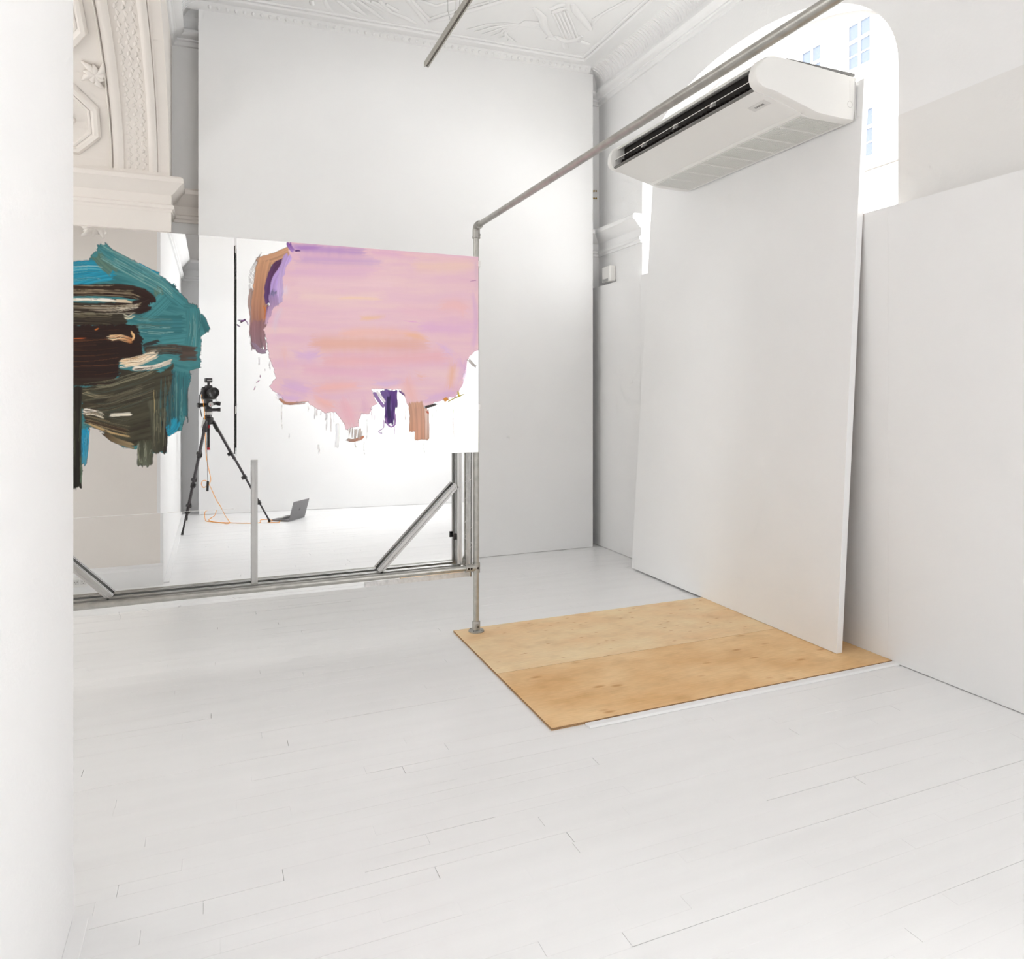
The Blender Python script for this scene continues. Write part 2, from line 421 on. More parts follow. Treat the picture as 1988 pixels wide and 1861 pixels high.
# relief ornament on the ceiling
def relief(name, lines, r, dz=.004):
    mb = MB()
    for L in lines:
        pts = [ceil_pt(*p, dz) for p in L]; k = len(pts)
        mb.tube(pts, [r*(.35+.65*sin(pi*(i+.6)/(k+.2))) for i in range(k)], 8, flat=(0, 0, 1))
    return mb.build(name, 'plaster', ceil, smooth=80)
relief('lyre_horn', [[(1036,15),(1045,25),(1053,33),(1055,48),(1062,62),(1072,72)], [(1112,8),(1117,20),(1126,32),(1138,46),(1146,58)]], .035)
relief('lyre_crown', [[(1068,18),(1078,14),(1086,10),(1097,8)], [(1072,24),(1085,20),(1098,16)]], .025)
relief('lyre_base', [[(1078,70),(1088,76),(1100,80),(1116,78),(1130,70)], [(1095,82),(1098,93)], [(1062,72),(1078,76)], [(1125,80),(1142,86)]], .03)
relief('lyre_string', [[(1072+i*7, 25-i*1.2), (1096+i*6.5, 76-i*.6)] for i in range(5)], .011)
relief('wing_feather', [[(1052,55-i*2+abs(i-4)*.5),(1020,50-i*1.5),(980,46+i*3.2),(945+i*9,48+i*5.5),(906+i*16,58+i*4.2)] for i in range(7)], .014)
relief('wing_feather', [[(1150,50-i*3),(1165+i*5,30-i*3),(1190+i*9,16-i*5),(1215+i*9,4-i*6)] for i in range(5)], .014)
relief('leaf_stem', [[(653,0),(668,12),(680,22),(709,31)], [(680,5),(694,18),(711,31)], [(692,0),(712,14),(728,26),(744,38)], [(705,0),(724,8),(745,22)], [(735,0),(748,14),(757,23)],
                     [(748,8),(771,21)], [(757,23),(790,36),(808,46)], [(630,0),(636,14),(644,21)], [(604,0),(606,9)], [(720,3),(735,8),(755,22)]], .022)
relief('panel_frame', [[(775,-18),(791,0),(829,44),(860,36),(905,23),(960,7),(1000,-5)]], .026)
relief('panel_frame_inner', [[(785,-18),(799,0),(832,36),(862,28),(905,16),(950,3)], [(802,-18),(812,0),(846,12),(870,6),(900,-4)]], .018)
relief('crack_line', [[(1110,109),(1122,105),(1136,101),(1146,100)]], .003)

# ------------------------------------------------------------------ coffered soffit of the left arch
def sof(x, t, n=0.0):
    Y = LA[0]+LA[1]*cos(t); Z = LA[2]+LA[3]*sin(t)
    ny, nz = -cos(t)/LA[1], -sin(t)/LA[3]; q = math.hypot(ny, nz)
    return (x, Y+ny/q*n, Z+nz/q*n)
def sof_hit(u, v):
    r = ray(u, v); a, b = LA[1], LA[3]
    oy, oz = -LA[0], CAMH-LA[2]
    A = (r[1]/a)**2+(r[2]/b)**2; B = 2*(oy*r[1]/a**2+oz*r[2]/b**2); C = (oy/a)**2+(oz/b)**2-1
    k = (-B+math.sqrt(B*B-4*A*C))/(2*A)
    if r[2]*k + CAMH < LA[2]: k = (LA[0]+LA[1])/r[1]
    Y = r[1]*k; return r[0]*k, math.acos(max(-1, min(1, (Y-LA[0])/LA[1])))
def sof_band(x0, x1, prof, name, t1=pi):
    mb = MB(); T = [.02+(t1-.04)*i/60 for i in range(61)]
    o = len(mb.v)
    for t in T:
        for a, h in prof: mb.v.append(sof(x0+(x1-x0)*a, t, h))
    n = len(prof)
    for i in range(len(T)-1):
        for j in range(n-1): mb.f.append((i*n+j, i*n+j+1, (i+1)*n+j+1, (i+1)*n+j))
    return mb.build(name, 'plaster_warm', wl, smooth=60)
roll = [(0,-.001),(0,.014),(.2,.02),(.5,.028),(.8,.02),(1,.014),(1,-.001)]
for xa, xb in ((-.385,-.44), (-.60,-.665)):
    sof_band(xa, xb, roll, 'soffit_moulding'); sof_band(LX1-xa+XLF, LX1-xb+XLF, roll, 'soffit_moulding')
sof_band(-.672, -.682, roll, 'soffit_fillet'); sof_band(-.372, -.38, [(0,-.001),(0,.008),(1,.008),(1,-.001)], 'soffit_fillet')
# leaf-scale relief band
lf = MB(); T = .05; i = 0
while T < pi-.05:
    for s_ in (-.045, 0, .045):
        dx = (i % 2)*.022
        a = sof(-.52+s_+dx-.01, T, -.004); b = sof(-.52+s_+dx*.6, T+.018, -.002); c = sof(-.52+s_+.004, T+.036, -.004)
        lf.tube([a, b, c], [.004, .013, .003], 6)
    T += .03; i += 1
tag(lf.build('leaf_band', 'plaster_warm', wl, smooth=80), kind='stuff')
# plinth blocks where the bands spring
MB().box((-.675, YFAR-.026, 3.01), (-.36, YFAR+.001, 3.046)).build('plinth_block', 'plaster_warm', wl)
# octagonal coffers: stepped frames; centres from the right half that shows
ct2 = sof_hit(194, 230); xr2 = ct2[0]
tt = [sof_hit(152, 300)[1], sof_hit(150, 160)[1]]
RV = abs(tt[1]-tt[0])/2
RU = .235
def coffer_at(xc, tc):
    cxx, ct = xc, tc
    mb = MB()
    for k0, k1, h0, h1 in ((1.0,.94,0,.03),(.94,.84,.03,.03),(.84,.76,.03,.008),(.76,.70,.012,.012),(.70,.66,.012,-.002)):
        for e in range(8):
            a0, a1 = pi/8+e*pi/4, pi/8+(e+1)*pi/4; ps = []
            for a, k, h in ((a0,k0,h0),(a1,k0,h0),(a1,k1,h1),(a0,k1,h1)):
                q = 1/cos(pi/8); ps.append(sof(cxx+RU*q*k*cos(a), ct+RV*q*k*sin(a), h+.001))
            mb.add(ps, [(0,1,2,3)])
    co = mb.build('coffer', 'plaster_warm', wl, smooth=20)
    m2 = MB()
    for e in range(6):
        a = e*pi/3; m2.tube([sof(cxx+.012*cos(a), ct+RV*.05*sin(a), .012), sof(cxx+.06*cos(a), ct+RV*.25*sin(a), .02), sof(cxx+.085*cos(a), ct+RV*.36*sin(a), .005)], [.01,.024,.006], 8)
    m2.build('rosette', 'plaster_warm', co, smooth=80)
def fleuron(xc, tc):
    m3 = MB(); rr = random.Random(3)
    for e in range(9):
        a = 2*pi*e/9; k = .10 if e % 2 else .065
        m3.tube([sof(xc, tc, .01), sof(xc+k*.6*cos(a), tc+RV*k*2.2*sin(a), .024), sof(xc+k*cos(a+.25), tc+RV*k*3.6*sin(a+.25), .008)], [.014,.02,.007], 8)
    m3.build('fleuron', 'plaster_warm', wl, smooth=80)
tc0 = sum(tt)/2; xc0 = xr2-RU; step = sof_hit(142, 108)[1]-tt[0]
fx, ft = sof_hit(185, 142)
for k in range(6):
    coffer_at(xc0, tc0+k*step)
    fleuron(fx, ft+(k)*step); fleuron(2*xc0-fx, ft+k*step)

# ------------------------------------------------------------------ floor: painted strips, each its own piece in view
fl = tag(MB().box((LX1-3.7, YF-.3, -.2), (XR+.5, YB+.3, -.006)).build('floor', 'crack'), kind='structure')
PW = .056
planks = []
row = 0; y = YF
while y < YB:
    x = LX1-3.4 - rng.random()*1.2
    while x < XR:
        L = rng.choice((.45, .6, .75, .9, 1.05, 1.2)); planks.append((x, y, min(x+L, XR), y+PW, row)); x += L
    y += PW; row += 1
def gap(): 
    q = rng.random()
    return (rng.uniform(.0012, .0022) if q < .12 else (rng.uniform(.0005, .0009) if q < .32 else .00005))
def plank_mesh(p):
    x0, y0, x1, y1, r = p
    a0, a1 = gap(), gap()
    if rng.random() < .6: a0 *= .1
    if rng.random() < .6: a1 *= .1
    a0 *= 1.4; a1 *= 1.4
    b0 = .00005; e0 = gap(); e1 = gap()*.1
    dz = rng.uniform(-.0004, .0003)
    vs = [(x0+e0, y0+a0, dz), (x1-e1, y0+a1, dz), (x1-e1, y1-b0, dz), (x0+e0, y1-b0, dz)]
    vs += [(a, b, -.006) for a, b, c in vs]
    return vs, [(0,1,2,3),(0,4,5,1),(1,5,6,2),(2,6,7,3),(3,7,4,0)]
def vis(p):
    xm, ym = (p[0]+p[2])/2, (p[1]+p[3])/2
    d = xm*SN+ym*CS
    if d < .5: return 0
    u = CX+F*(xm*CS-ym*SN)/d; v = VH+F*CAMH/d
    if not (-150 < u < 2100 and v < 1960) or xm < -1.2 or xm > XLIN+.2: return 0
    if xm < XLN and ym < 2.28: return 0
    if 1.34 < xm and 2.77 < ym < 4.12: return 0
    return 1/d**2
order = sorted(range(len(planks)), key=lambda i: -vis(planks[i]))
near = set(order[:298]); rest = MB()
for i, p in enumerate(planks):
    vs_, fs_ = plank_mesh(p)
    if i in near: MB().add(vs_, fs_).build('floor_plank', 'floor', fl)
    else: rest.add(vs_, fs_)
tag(rest.build('floor_planking', 'floor', fl), kind='stuff')

# thin strip along the foot of the near left wall
tag(MB().box((XLN+.0015, -1.245, 0), (XLN+.042, 2.262, .010)).build('baseboard_left', 'board', bevel=.002), kind='structure')
# skirting on the end face of the near left wall, with a double socket
tag(MB().sweep([(0,0),(.022,0),(.022,.12),(.014,.135),(.014,.15),(0,.16)], [((LX1, 2.2865, 0), (0,1,0), (0,0,1)), ((XLN, 2.2865, 0), (0,1,0), (0,0,1))]).build('baseboard_end', 'plaster'), kind='structure')
so = thing('wall_socket', (-.905, 2.31, .075))
MB().box((-.955, 2.3085, .04), (-.855, 2.318, .11)).build('plate', 'ac', so, bevel=.002)
for sx in (-.928, -.882):
    w_ = MB().box((sx-.019, 2.318, .056), (sx+.019, 2.3205, .094)).build('socket_well', 'badge', so)
    for hx, hz in ((-.008, .078), (.008, .078), (0, .066)):
        MB().lathe([(.0028, 0), (.0028, .0008)], (sx+hx, 2.3205, hz), (0, 1, 0), 8).build('pin_hole', 'socket', w_)
tag(so, 'white double wall socket in the skirting on the end of the left wall', 'socket')

# ------------------------------------------------------------------ windows and the street
for k, (c, a) in enumerate(WIN):
    xw = XR+.22
    fr = MB(); out = [(c-a, WSILL), ] + [(c-a*cos(pi*i/40), arch_z(c-a*cos(pi*i/40), c, a)) for i in range(41)] + [(c+a, WSILL)]
    inn = []
    cz = 3.1
    for (y_, z_) in out: inn.append((c+(y_-c)*.985, cz+(z_-cz)*.98))
    n = len(out)
    for i in range(n):
        j = (i+1) % n
        for xx in (xw, xw+.05):
            fr.add([(xx,*out[i]),(xx,*out[j]),(xx,*inn[j]),(xx,*inn[i])], [(0,1,2,3)])
        fr.add([(xw,*inn[i]),(xw,*inn[j]),(xw+.05,*inn[j]),(xw+.05,*inn[i])], [(0,1,2,3)])
    wo = tag(fr.build('window_%d' % (k+1), 'board'), kind='structure')
    g = MB(); g.add([(xw+.025, *p) for p in inn], [tuple(range(n))]); g.build('pane', 'glass', wo)

XF = 25.0; KF = XF/14.0
fb = thing('street_building', (XF+5, 14*KF, -6))
ftop = onX(1500, 106, XF)[2]
MB().box((XF, 2, -6), (XF+9, 60, ftop)).build('wall', 'facade', fb)
MB().box((XF-.5, 2, ftop), (XF+9, 60, ftop+.25)).build('eave', 'facade', fb)
MB().box((XF-.6, 2, ftop+.25), (XF-.45, 60, ftop+.33)).build('gutter', 'roof', fb)
ry0, ry1 = onX(1560, 60, XF)[1], onX(1418, 110, XF)[1]; rh = onX(1480, 58, XF)[2]-ftop
MB().add([(XF-.3,ry0,ftop+.25),(XF-.3,ry1,ftop+.25),(XF+.3,ry1-.6,ftop+rh),(XF+.3,ry0+.3,ftop+rh),(XF+5,ry0,ftop+.25),(XF+5,ry1,ftop+.25)], [(0,1,2,3),(3,2,5,4),(0,3,4),(1,5,2)]).build('roof', 'roof', fb)
yy = 12
while yy < 40:
    MB().box((XF-.42, yy, ftop-.35), (XF, yy+.25, ftop)).build('bracket', 'facade', fb); yy += .95
def fwin(y0, y1, z0, z1):
    w = MB()
    for a, b in (((XF-.07,y0-.12,z0-.12),(XF+.02,y0,z1+.12)), ((XF-.07,y1,z0-.12),(XF+.02,y1+.12,z1+.12)), ((XF-.1,y0-.16,z0-.2),(XF+.02,y1+.16,z0)), ((XF-.09,y0-.16,z1),(XF+.02,y1+.16,z1+.16))): w.box(a, b)
    zm = z0+(z1-z0)*.62; ym = (y0+y1)/2
    w.box((XF-.05,ym-.06,z0),(XF+.02,ym+.06,z1)); w.box((XF-.058,y0,zm-.07),(XF+.02,y1,zm+.07)); w.box((XF-.045,y0,z0+(zm-z0)*.45),(XF+.02,y1,z0+(zm-z0)*.45+.05))
    wo = w.build('window', 'facade', fb)
    for a, b in ((y0, ym-.06), (ym+.06, y1)):
        for q0, q1 in ((z0, z0+(zm-z0)*.45), (z0+(zm-z0)*.45+.05, zm-.07), (zm+.07, z1)):
            MB().box((XF-.012, a, q0), (XF-.004, b, q1)).build('pane', 'fglass', wo)
pa, pb = onX(1649, 90, XF), onX(1691, 90, XF)
y0f, y1f = pb[1], pa[1]
wz1, wz0 = onX(1691, 30, XF)[2], onX(1691, 118, XF)[2]
pz1, pz0 = onX(1696, 208, XF)[2], onX(1696, 300, XF)[2]
for k in range(-1, 6):
    dy = k*2.6
    fwin(y0f+dy, y1f+dy, wz0, wz1); fwin(y0f-.12+dy, y1f-.12+dy, pz0, pz1)
sz = onX(1744, 312, XF)[2]
MB().box((XF-.14, 2, sz), (XF, 60, sz+.06)).build('string_course', 'ink', fb)
tag(fb, 'pale rendered building with paned windows seen across the street through the arched window', 'building')
tag(MB().box((XR+.5, -30, -6.2), (XF+10, 90, -6)).build('street_ground', 'street'), kind='structure')

# ------------------------------------------------------------------ display walls (free-standing white panels)
bt = [onY(385, 14, 5.909), onY(620, 47, 5.909), onY(850, 90, 5.909), onY(1151, 145, 5.909)]
pl_ = [(-.115, 0.003)] + [(p[0], p[2]) for p in bt] + [(bt[-1][0], .003)]
pl_[0] = (bt[0][0], .003)
d1 = MB().prism(pl_, (1,0,0), (0,0,1), (0,1,0), (0, 5.909, 0), .05).build('display_wall', 'board')
tag(d1, 'tall white display wall reaching up to the ornate ceiling behind the mirror', 'display wall')
a_, b_ = Vector((-.17, -.945, 0)), Vector((3.3, -.64, 0)); dr = (b_-a_).normalized(); nm = Vector((dr.y, -dr.x, 0))
d2 = MB().prism([(0,.003),(0,4.36),((b_-a_).length,4.42),((b_-a_).length,.003)], dr, (0,0,1), nm, a_, .05).build('display_wall', 'board')
tag(d2, 'tall white display wall behind the camera tripod, seen in the mirror', 'display wall')

# ------------------------------------------------------------------ plywood on the floor
def ply(name, x0, x1, y0, y1, z0, z1, m, label):
    o = MB().box((x0, y0, z0+.0005), (x1, y1, z1)).build(name, m)
    o.data.materials.append(M['ply_edge'])
    for p in o.data.polygons:
        if abs(p.normal.z) < .5: p.material_index = 1
    e = MB(); t = z1-z0
    for k in (.3, .62): e.box((x0-.0006, y0-.0006, z0+t*k), (x1, y1, z0+t*k+.0016))
    e.build('ply_layer', 'ply_edge_dark', o)
    return tag(o, label, 'plywood')
ply('plywood_sheet', 1.334, XLIN-.004, 3.4095, 4.131, 0, .012, 'ply_pale', 'pale knotty plywood sheet on the floor under the pipe post flange')
ply('plywood_sheet', 1.334, XLIN-.002, 2.766, 3.407, 0, .012, 'ply_tan', 'golden tan plywood sheet on the floor beside the white batten')
xb0 = onZ(1141, 1411)[0]
tag(MB().sweep([(0,0),(0,.007),(.006,.010),(.036,.010),(.044,.003),(.044,0)], [((xb0, 2.762, 0.0004), (0,-1,0), (0,0,1)), ((XLIN-.001, 2.764, .0004), (0,-1,0), (0,0,1))]).build('floor_batten', 'floor', bevel=.001), 'thin white painted batten along the edge of the tan plywood', 'batten')

# ------------------------------------------------------------------ leaning board
sl = .064
def lb(z): return 3.16+sl*z
lb_o = MB().prism([(lb(0), .0135), (lb(0)+.042, .0135), (lb(3.215)+.042, 3.215), (lb(3.215), 3.215)], (1,0,0), (0,0,1), (0,1,0), (0, 2.948, 0), 2.097).build('leaning_board', 'board', bevel=.0015)
lb_o.data.materials.append(mat('bare_board_back', (150, 124, 96), .8, var=.1, vscale=3))  # unseen back face darkened to cut light bounced onto the wall
for p in lb_o.data.polygons:
    if p.normal.x > .9: p.material_index = 1
tag(lb_o, 'large white board leaning on the right wall under the air conditioner', 'board')

# ------------------------------------------------------------------ air conditioner
A0, A1 = 2.985, 4.545
ac = thing('air_conditioner', (3.3, (A0+A1)/2, 2.98))
cap = [(2.711,3.240),(2.75,3.250),(2.85,3.250),(3.085,3.243),(3.348,3.232),(3.347,3.047),(3.335,2.984),(3.244,2.981),(3.064,2.986),(2.93,3.018),(2.829,3.042),(2.755,3.060),(2.70,3.064),(2.665,3.072),(2.645,3.09),(2.636,3.115),(2.637,3.15),(2.65,3.185),(2.675,3.218)]
def inset(poly, k, c=(3.02, 3.12)): return [(c[0]+(x-c[0])*k, c[1]+(z-c[1])*k) for x, z in poly]
for y0, y1, s_ in ((A0, A0+.06, 1), (A1, A1-.06, -1)):
    fr = [((0,y0+.014*s_,0),inset(cap,.985)), ]
    mb = MB(); rows = [(y0, .965), (y0+.006*s_, .985), (y0+.018*s_, 1.0), (y1, 1.0)]
    n = len(cap)
    for yy, k in rows:
        for x, z in inset(cap, k): mb.v.append((x, yy, z))
    for i in range(len(rows)-1):
        for j in range(n): mb.f.append((i*n+j, i*n+(j+1) % n, (i+1)*n+(j+1) % n, (i+1)*n+j))
    mb.f.append(tuple(range(n))); mb.f.append(tuple((len(rows)-1)*n+j for j in range(n))[::-1])
    ec = mb.build('end_cap', 'ac', ac, smooth=40)
    if s_ == 1:
        g = MB(); g.tube([(3.30,A0+.0005,3.205),(3.30,A0+.0005,3.09)], .0012, 6)
        g.tube([(3.30+.018*cos(q*pi/10), A0+.0005, 3.072+.018*sin(q*pi/10)) for q in range(21)], .0012, 6)
        g.tube([(2.70,A0+.004,3.185),(2.9,A0+.002,3.195),(3.34,A0+.002,3.190)], .001, 6)
        g.build('moulded_line', 'groove', ec)
B0, B1 = A0+.06, A1-.06
def shell(poly, name, m, y0=B0, y1=B1, sm=35, par=ac): return MB().prism(poly, (1,0,0), (0,0,1), (0,1,0), (0,y0,0), y1-y0).build(name, m, par, smooth=sm)
shell([(3.35,3.231),(3.085,3.242),(2.85,3.248),(2.75,3.247),(2.711,3.236),(2.680,3.212),(2.692,3.205),(2.75,3.228),(3.34,3.215)], 'top_panel', 'ac')
shell([(2.668,3.070),(2.70,3.060),(2.755,3.056),(2.829,3.038),(2.93,3.014),(2.985,3.001),(2.985,3.012),(2.83,3.052),(2.70,3.072),(2.672,3.080)], 'lower_panel', 'ac')
shell([(2.985,3.0),(3.002,2.990),(3.002,3.010),(2.985,3.012)], 'grille_frame', 'ac')
shell([(3.318,2.983),(3.338,2.985),(3.35,3.047),(3.35,3.21),(3.335,3.21),(3.318,3.0)], 'back_panel', 'ac')
shell([(2.75,3.075),(2.80,3.075),(2.80,3.222),(2.75,3.222)], 'outlet_cavity', 'ac_dark')
shell([(3.0,3.02),(3.31,3.02),(3.31,3.03),(3.0,3.03)], 'filter_tray', 'ac')
shell([(2.659,3.072),(2.674,3.066),(2.684,3.076),(2.668,3.084)], 'lower_lip', 'ink')
for k in range(34):
    yv = B0+.03+k*(B1-B0-.06)/33
    MB().prism([(2.700,3.082),(2.745,3.078),(2.748,3.14),(2.712,3.13)], (1,0,0), (0,0,1), (0,1,0), (0,yv,0), .004).build('air_vane', 'ac_vane', ac)
flap = MB().prism([(2.666,3.130),(2.669,3.127),(2.716,3.156),(2.714,3.160)], (1,0,0), (0,0,1), (0,1,0), (0,B0,0), B1-B0).build('louvre_flap', 'ac', ac, smooth=40)
for yv in (B0+.01, B0+.37, B0+.74, B0+1.1, B1-.03):
    MB().prism([(2.680,3.118),(2.715,3.135),(2.715,3.155),(2.690,3.150)], (1,0,0), (0,0,1), (0,1,0), (0,yv,0), .014).build('flap_hinge', 'ac', flap)
gw = (B1-B0)/8
for k in range(8):
    y0 = B0+k*gw; g = MB()
    g.box((3.002,y0,2.986),(3.318,y0+.012,2.996)); g.box((3.002,y0+gw-.004,2.986),(3.318,y0+gw,2.996))
    for q in range(24): xx = 3.006+q*.0132; g.box((xx,y0+.012,2.984),(xx+.0065,y0+gw-.004,2.996))
    for q in range(1, 7): g.box((3.002,y0+q*gw/7,2.99),(3.318,y0+q*gw/7+.003,2.997))
    g.build('intake_grille', 'ac', ac)
def on_lower(x):                                    # height of the lower panel
    P = [(2.70,3.060),(2.755,3.056),(2.829,3.038),(2.93,3.014),(2.985,3.001)]
    for (xa, za), (xb, zb) in zip(P, P[1:]):
        if x <= xb: return za+(zb-za)*(x-xa)/(xb-xa)
    return 3.0
bdg = MB(); 
bdg.add([(x, y_, on_lower(x)+dz) for dz in (-.0022, .004) for x, y_ in ((2.772,B0+.035),(2.822,B0+.035),(2.822,B0+.165),(2.772,B0+.165))], [(0,1,2,3),(7,6,5,4),(0,4,5,1),(1,5,6,2),(2,6,7,3),(3,7,4,0)])
bo = bdg.build('badge', 'badge', ac)
tcu = bpy.data.curves.new('badge_lettering', 'FONT'); tcu.body = 'DAIKIN'; tcu.size = .021; tcu.extrude = .0004; tcu.align_x = 'CENTER'; tcu.align_y = 'CENTER'
tmp = bpy.data.objects.new('tmp', tcu); col.objects.link(tmp)
dg = bpy.context.evaluated_depsgraph_get(); me = bpy.data.meshes.new_from_object(tmp.evaluated_get(dg)); bpy.data.objects.remove(tmp)
me.materials.clear(); me.materials.append(M['ink'])
txt = bpy.data.objects.new('badge_lettering', me); col.objects.link(txt)
tz = on_lower(2.797)-.003
ang = math.atan2(on_lower(2.822)-on_lower(2.772), .05)
# text x axis runs towards the camera end (-y), its up axis towards the front (-x); face down
RX = Matrix(((0, -cos(ang), -sin(ang)), (-1, 0, 0), (0, -sin(ang), cos(ang)))).to_4x4()
zax = Vector((0,-1,0)).cross(Vector((-cos(ang),0,-sin(ang)))); xa = Vector((0,-1,0)); ya = Vector((-cos(ang),0,-sin(ang)))
RX = Matrix(((xa.x,ya.x,zax.x),(xa.y,ya.y,zax.y),(xa.z,ya.z,zax.z))).to_4x4()
for v in me.vertices: v.co = (Matrix.Translation((2.797, B0+.1, tz)) @ RX) @ v.co
attach(txt, bo)
# hanging bracket on top and wall plate at the back
MB().box((2.86, A0+.02, 3.247), (3.36, A0+.05, 3.262)).box((2.86, A1-.05, 3.247), (3.36, A1-.02, 3.262)).build('hanging_bracket', 'ink', ac)
MB().box((3.346, A0+.005, 2.995), (3.3505, A1-.01, 3.23)).build('back_plate', 'ac', ac)
tag(ac, 'long white air conditioner with a dark louvred slot on top of the leaning board', 'air conditioner')

# ------------------------------------------------------------------ small wall device, brass screws
dy0, dy1 = onX(1189, 532, XR-.04)[1], onX(1173, 532, XR-.04)[1]; dz0, dz1 = onX(1181, 548, XR-.04)[2], onX(1181, 517, XR-.04)[2]
dev = thing('wall_dispenser', (XR, (dy0+dy1)/2, dz0))
MB().box((XR-.07, dy0, dz0), (XR-.0005, dy1, dz1)).build('case', 'ac', dev, bevel=.012)
MB().box((XR-.072, dy0+.025, dz0+.004), (XR-.055, dy1-.025, dz0+.035)).build('outlet_lip', 'grey_plastic', dev, bevel=.008)
tag(dev, 'small white box with grey lip on the wall above the lining boards', 'wall device')
for i, (u, v) in enumerate(((1153, 371), (1157, 371), (1153, 385), (1157, 385))):
    p = onY(u, v, YB); s_ = MB().lathe([(.001,-.006),(.009,-.005),(.009,0)], (p[0], YB-.0002, p[2]), (0,1,0), 10).build('brass_screw', 'brass')
    tag(s_, 'tiny brass screw, one of the %s pair in the white strip beside the display wall' % ('upper' if i < 2 else 'lower'), 'screw', '%s brass screws in the back wall strip' % ('upper' if i < 2 else 'lower'))

# ------------------------------------------------------------------ hanging light track
lt = thing('light_track', (1.45, 3.0, 4.0))
ZT = 3.9; XT = 1.47; YT0, YT1 = 1.2, 5.22
MB().prism([(-.018,0),(-.018,.034),(.018,.034),(.018,0),(.008,0),(.008,.012),(-.008,.012),(-.008,0)], (1,0,0), (0,0,1), (0,1,0), (XT,YT0,ZT), YT1-YT0).build('track_rail', 'track', lt)
MB().box((XT-.0078, YT0, ZT+.006), (XT+.0078, YT1, ZT+.0118)).build('track_slot', 'track_dark', lt)
for yq in (4.5, 2.9, 1.5):
    cl = MB().box((XT-.008, yq-.012, ZT+.034), (XT+.008, yq+.012, ZT+.06)).build('clamp', 'track_dark', lt)
    MB().tube([(XT, yq, ZT+.05), (XT, yq, zc(XT)-.002)], .0014, 6).build('wire', 'wire', lt)
MB().tube([(XT-.03, 4.6, zc(XT)-.002), (XT-.03, 4.58, ZT+.10), (XT-.024, 4.55, ZT+.03), (XT, 4.52, ZT-.002), (XT+.022, 4.50, ZT+.03), (XT+.03, 4.47, zc(XT)-.002)], .0012, 6).build('feed_cable', 'wire', lt)
tag(lt, 'thin grey light track hung on wires below the ceiling', 'light track')

# ------------------------------------------------------------------ pipe frame
PX, PY, PR = 1.456, 4.064, .0169
PZT = 2.438; PLX = -1.35; ZB = .397
pf = thing('pipe_frame', (PX, PY, .012))
def screw(p, d, par):
    MB().lathe([(.0065,-.001),(.0065,.001),(.0035,.001),(.0035,-.0006)], p, d, 10).build('set_screw', 'socket', par)
def flange(x, y, z):
    f = MB().lathe([(.047,0),(.047,.006),(.043,.009),(.026,.011),(.024,.013),(.024,.058),(.0225,.061),(PR+.0006,.061)], (x,y,z), (0,0,1), 28).build('floor_flange', 'cast', pf, smooth=40)
    for a in (.8, 2.4, 3.9, 5.5): MB().lathe([(.004,0),(.004,.001)], (x+.036*cos(a), y+.036*sin(a), z+.0098), (0,0,1), 8).build('screw_hole', 'socket', f)
    MB().box((x-.009, y-.031, z+.018), (x+.009, y-.02, z+.05)).build('boss', 'cast', f, bevel=.003)
    screw((x, y-.031, z+.034), (0,-1,0), f)
flange(PX, PY, .0125); flange(PLX, PY, 0)
MB().tube([(PX,PY,.02),(PX,PY,PZT)], PR, 24).build('post', 'galv', pf, smooth=40)
MB().tube([(PLX,PY,.01),(PLX,PY,PZT)], PR, 24).build('post', 'galv', pf, smooth=40)
MB().tube([(PX-.03,PY,ZB),(PLX+.03,PY,ZB)], PR, 24).build('lower_rail', 'galv', pf, smooth=40)
for x, s_ in ((PX, -1), (PLX, 1)):
    t = MB().tube([(x,PY,ZB-.030),(x,PY,ZB+.030)], .0225, 24).tube([(x,PY,ZB),(x+.068*s_,PY,ZB)], .0225, 24).tube([(x+.062*s_,PY,ZB),(x+.07*s_,PY,ZB)], .0245, 24).build('tee_fitting', 'cast', pf, smooth=40)
    screw((x+.003, PY-.0232, ZB), (0,-1,0), t); screw((x+.038*s_, PY-.0232, ZB), (0,-1,0), t); screw((x+.055*s_, PY-.0232, ZB), (0,-1,0), t)
    e = MB().tube([(x,PY,PZT-.055),(x,PY,PZT-.012),(x,PY-.004,PZT+.006),(x,PY-.018,PZT+.014),(x,PY-.052,PZT+.014)], .0225, 24).tube([(x,PY,PZT-.058),(x,PY,PZT-.048)], .0245, 24).tube([(x,PY-.046,PZT+.014),(x,PY-.056,PZT+.014)], .0245, 24).build('elbow_fitting', 'cast', pf, smooth=50)
    screw((x+.0235, PY, PZT-.035), (1,0,0), e); screw((x+.0235, PY-.036, PZT+.014), (1,0,0), e)
    MB().tube([(x,PY-.03,PZT+.014),(x,-.55 if s_ == -1 else 2.29,PZT+.014)], PR, 24).build('top_rail', 'galv', pf, smooth=40)
MB().lathe([(.047,0),(.047,.006),(.024,.012),(.024,.055),(PR+.0006,.058)], (PLX, 2.2865, PZT+.014), (0,1,0), 24).build('wall_flange', 'cast', pf, smooth=40)
dpos = a_ + dr*((PX-a_.x)/dr.x)
MB().tube([(PX, -.5, PZT+.014), (PX, dpos.y+.004, PZT+.014)], PR, 24).lathe([(.047,0),(.047,.006),(.024,.012),(.024,.055)], (PX, dpos.y+.004, PZT+.014), (0,1,0), 24).build('wall_flange', 'cast', pf, smooth=40)
for v in (514, 790):
    z = onY(931, v, PY)[2]
    MB().tube([(PX,PY,z-.022),(PX,PY,z+.022)], PR+.004, 20).box((PX-.004,PY-.04,z-.018),(PX+.012,PY,z+.018)).build('pipe_clip', 'silver', pf)
tag(pf, 'galvanised pipe frame with tall post, overhead rail and low rail holding the mirrors', 'pipe frame')

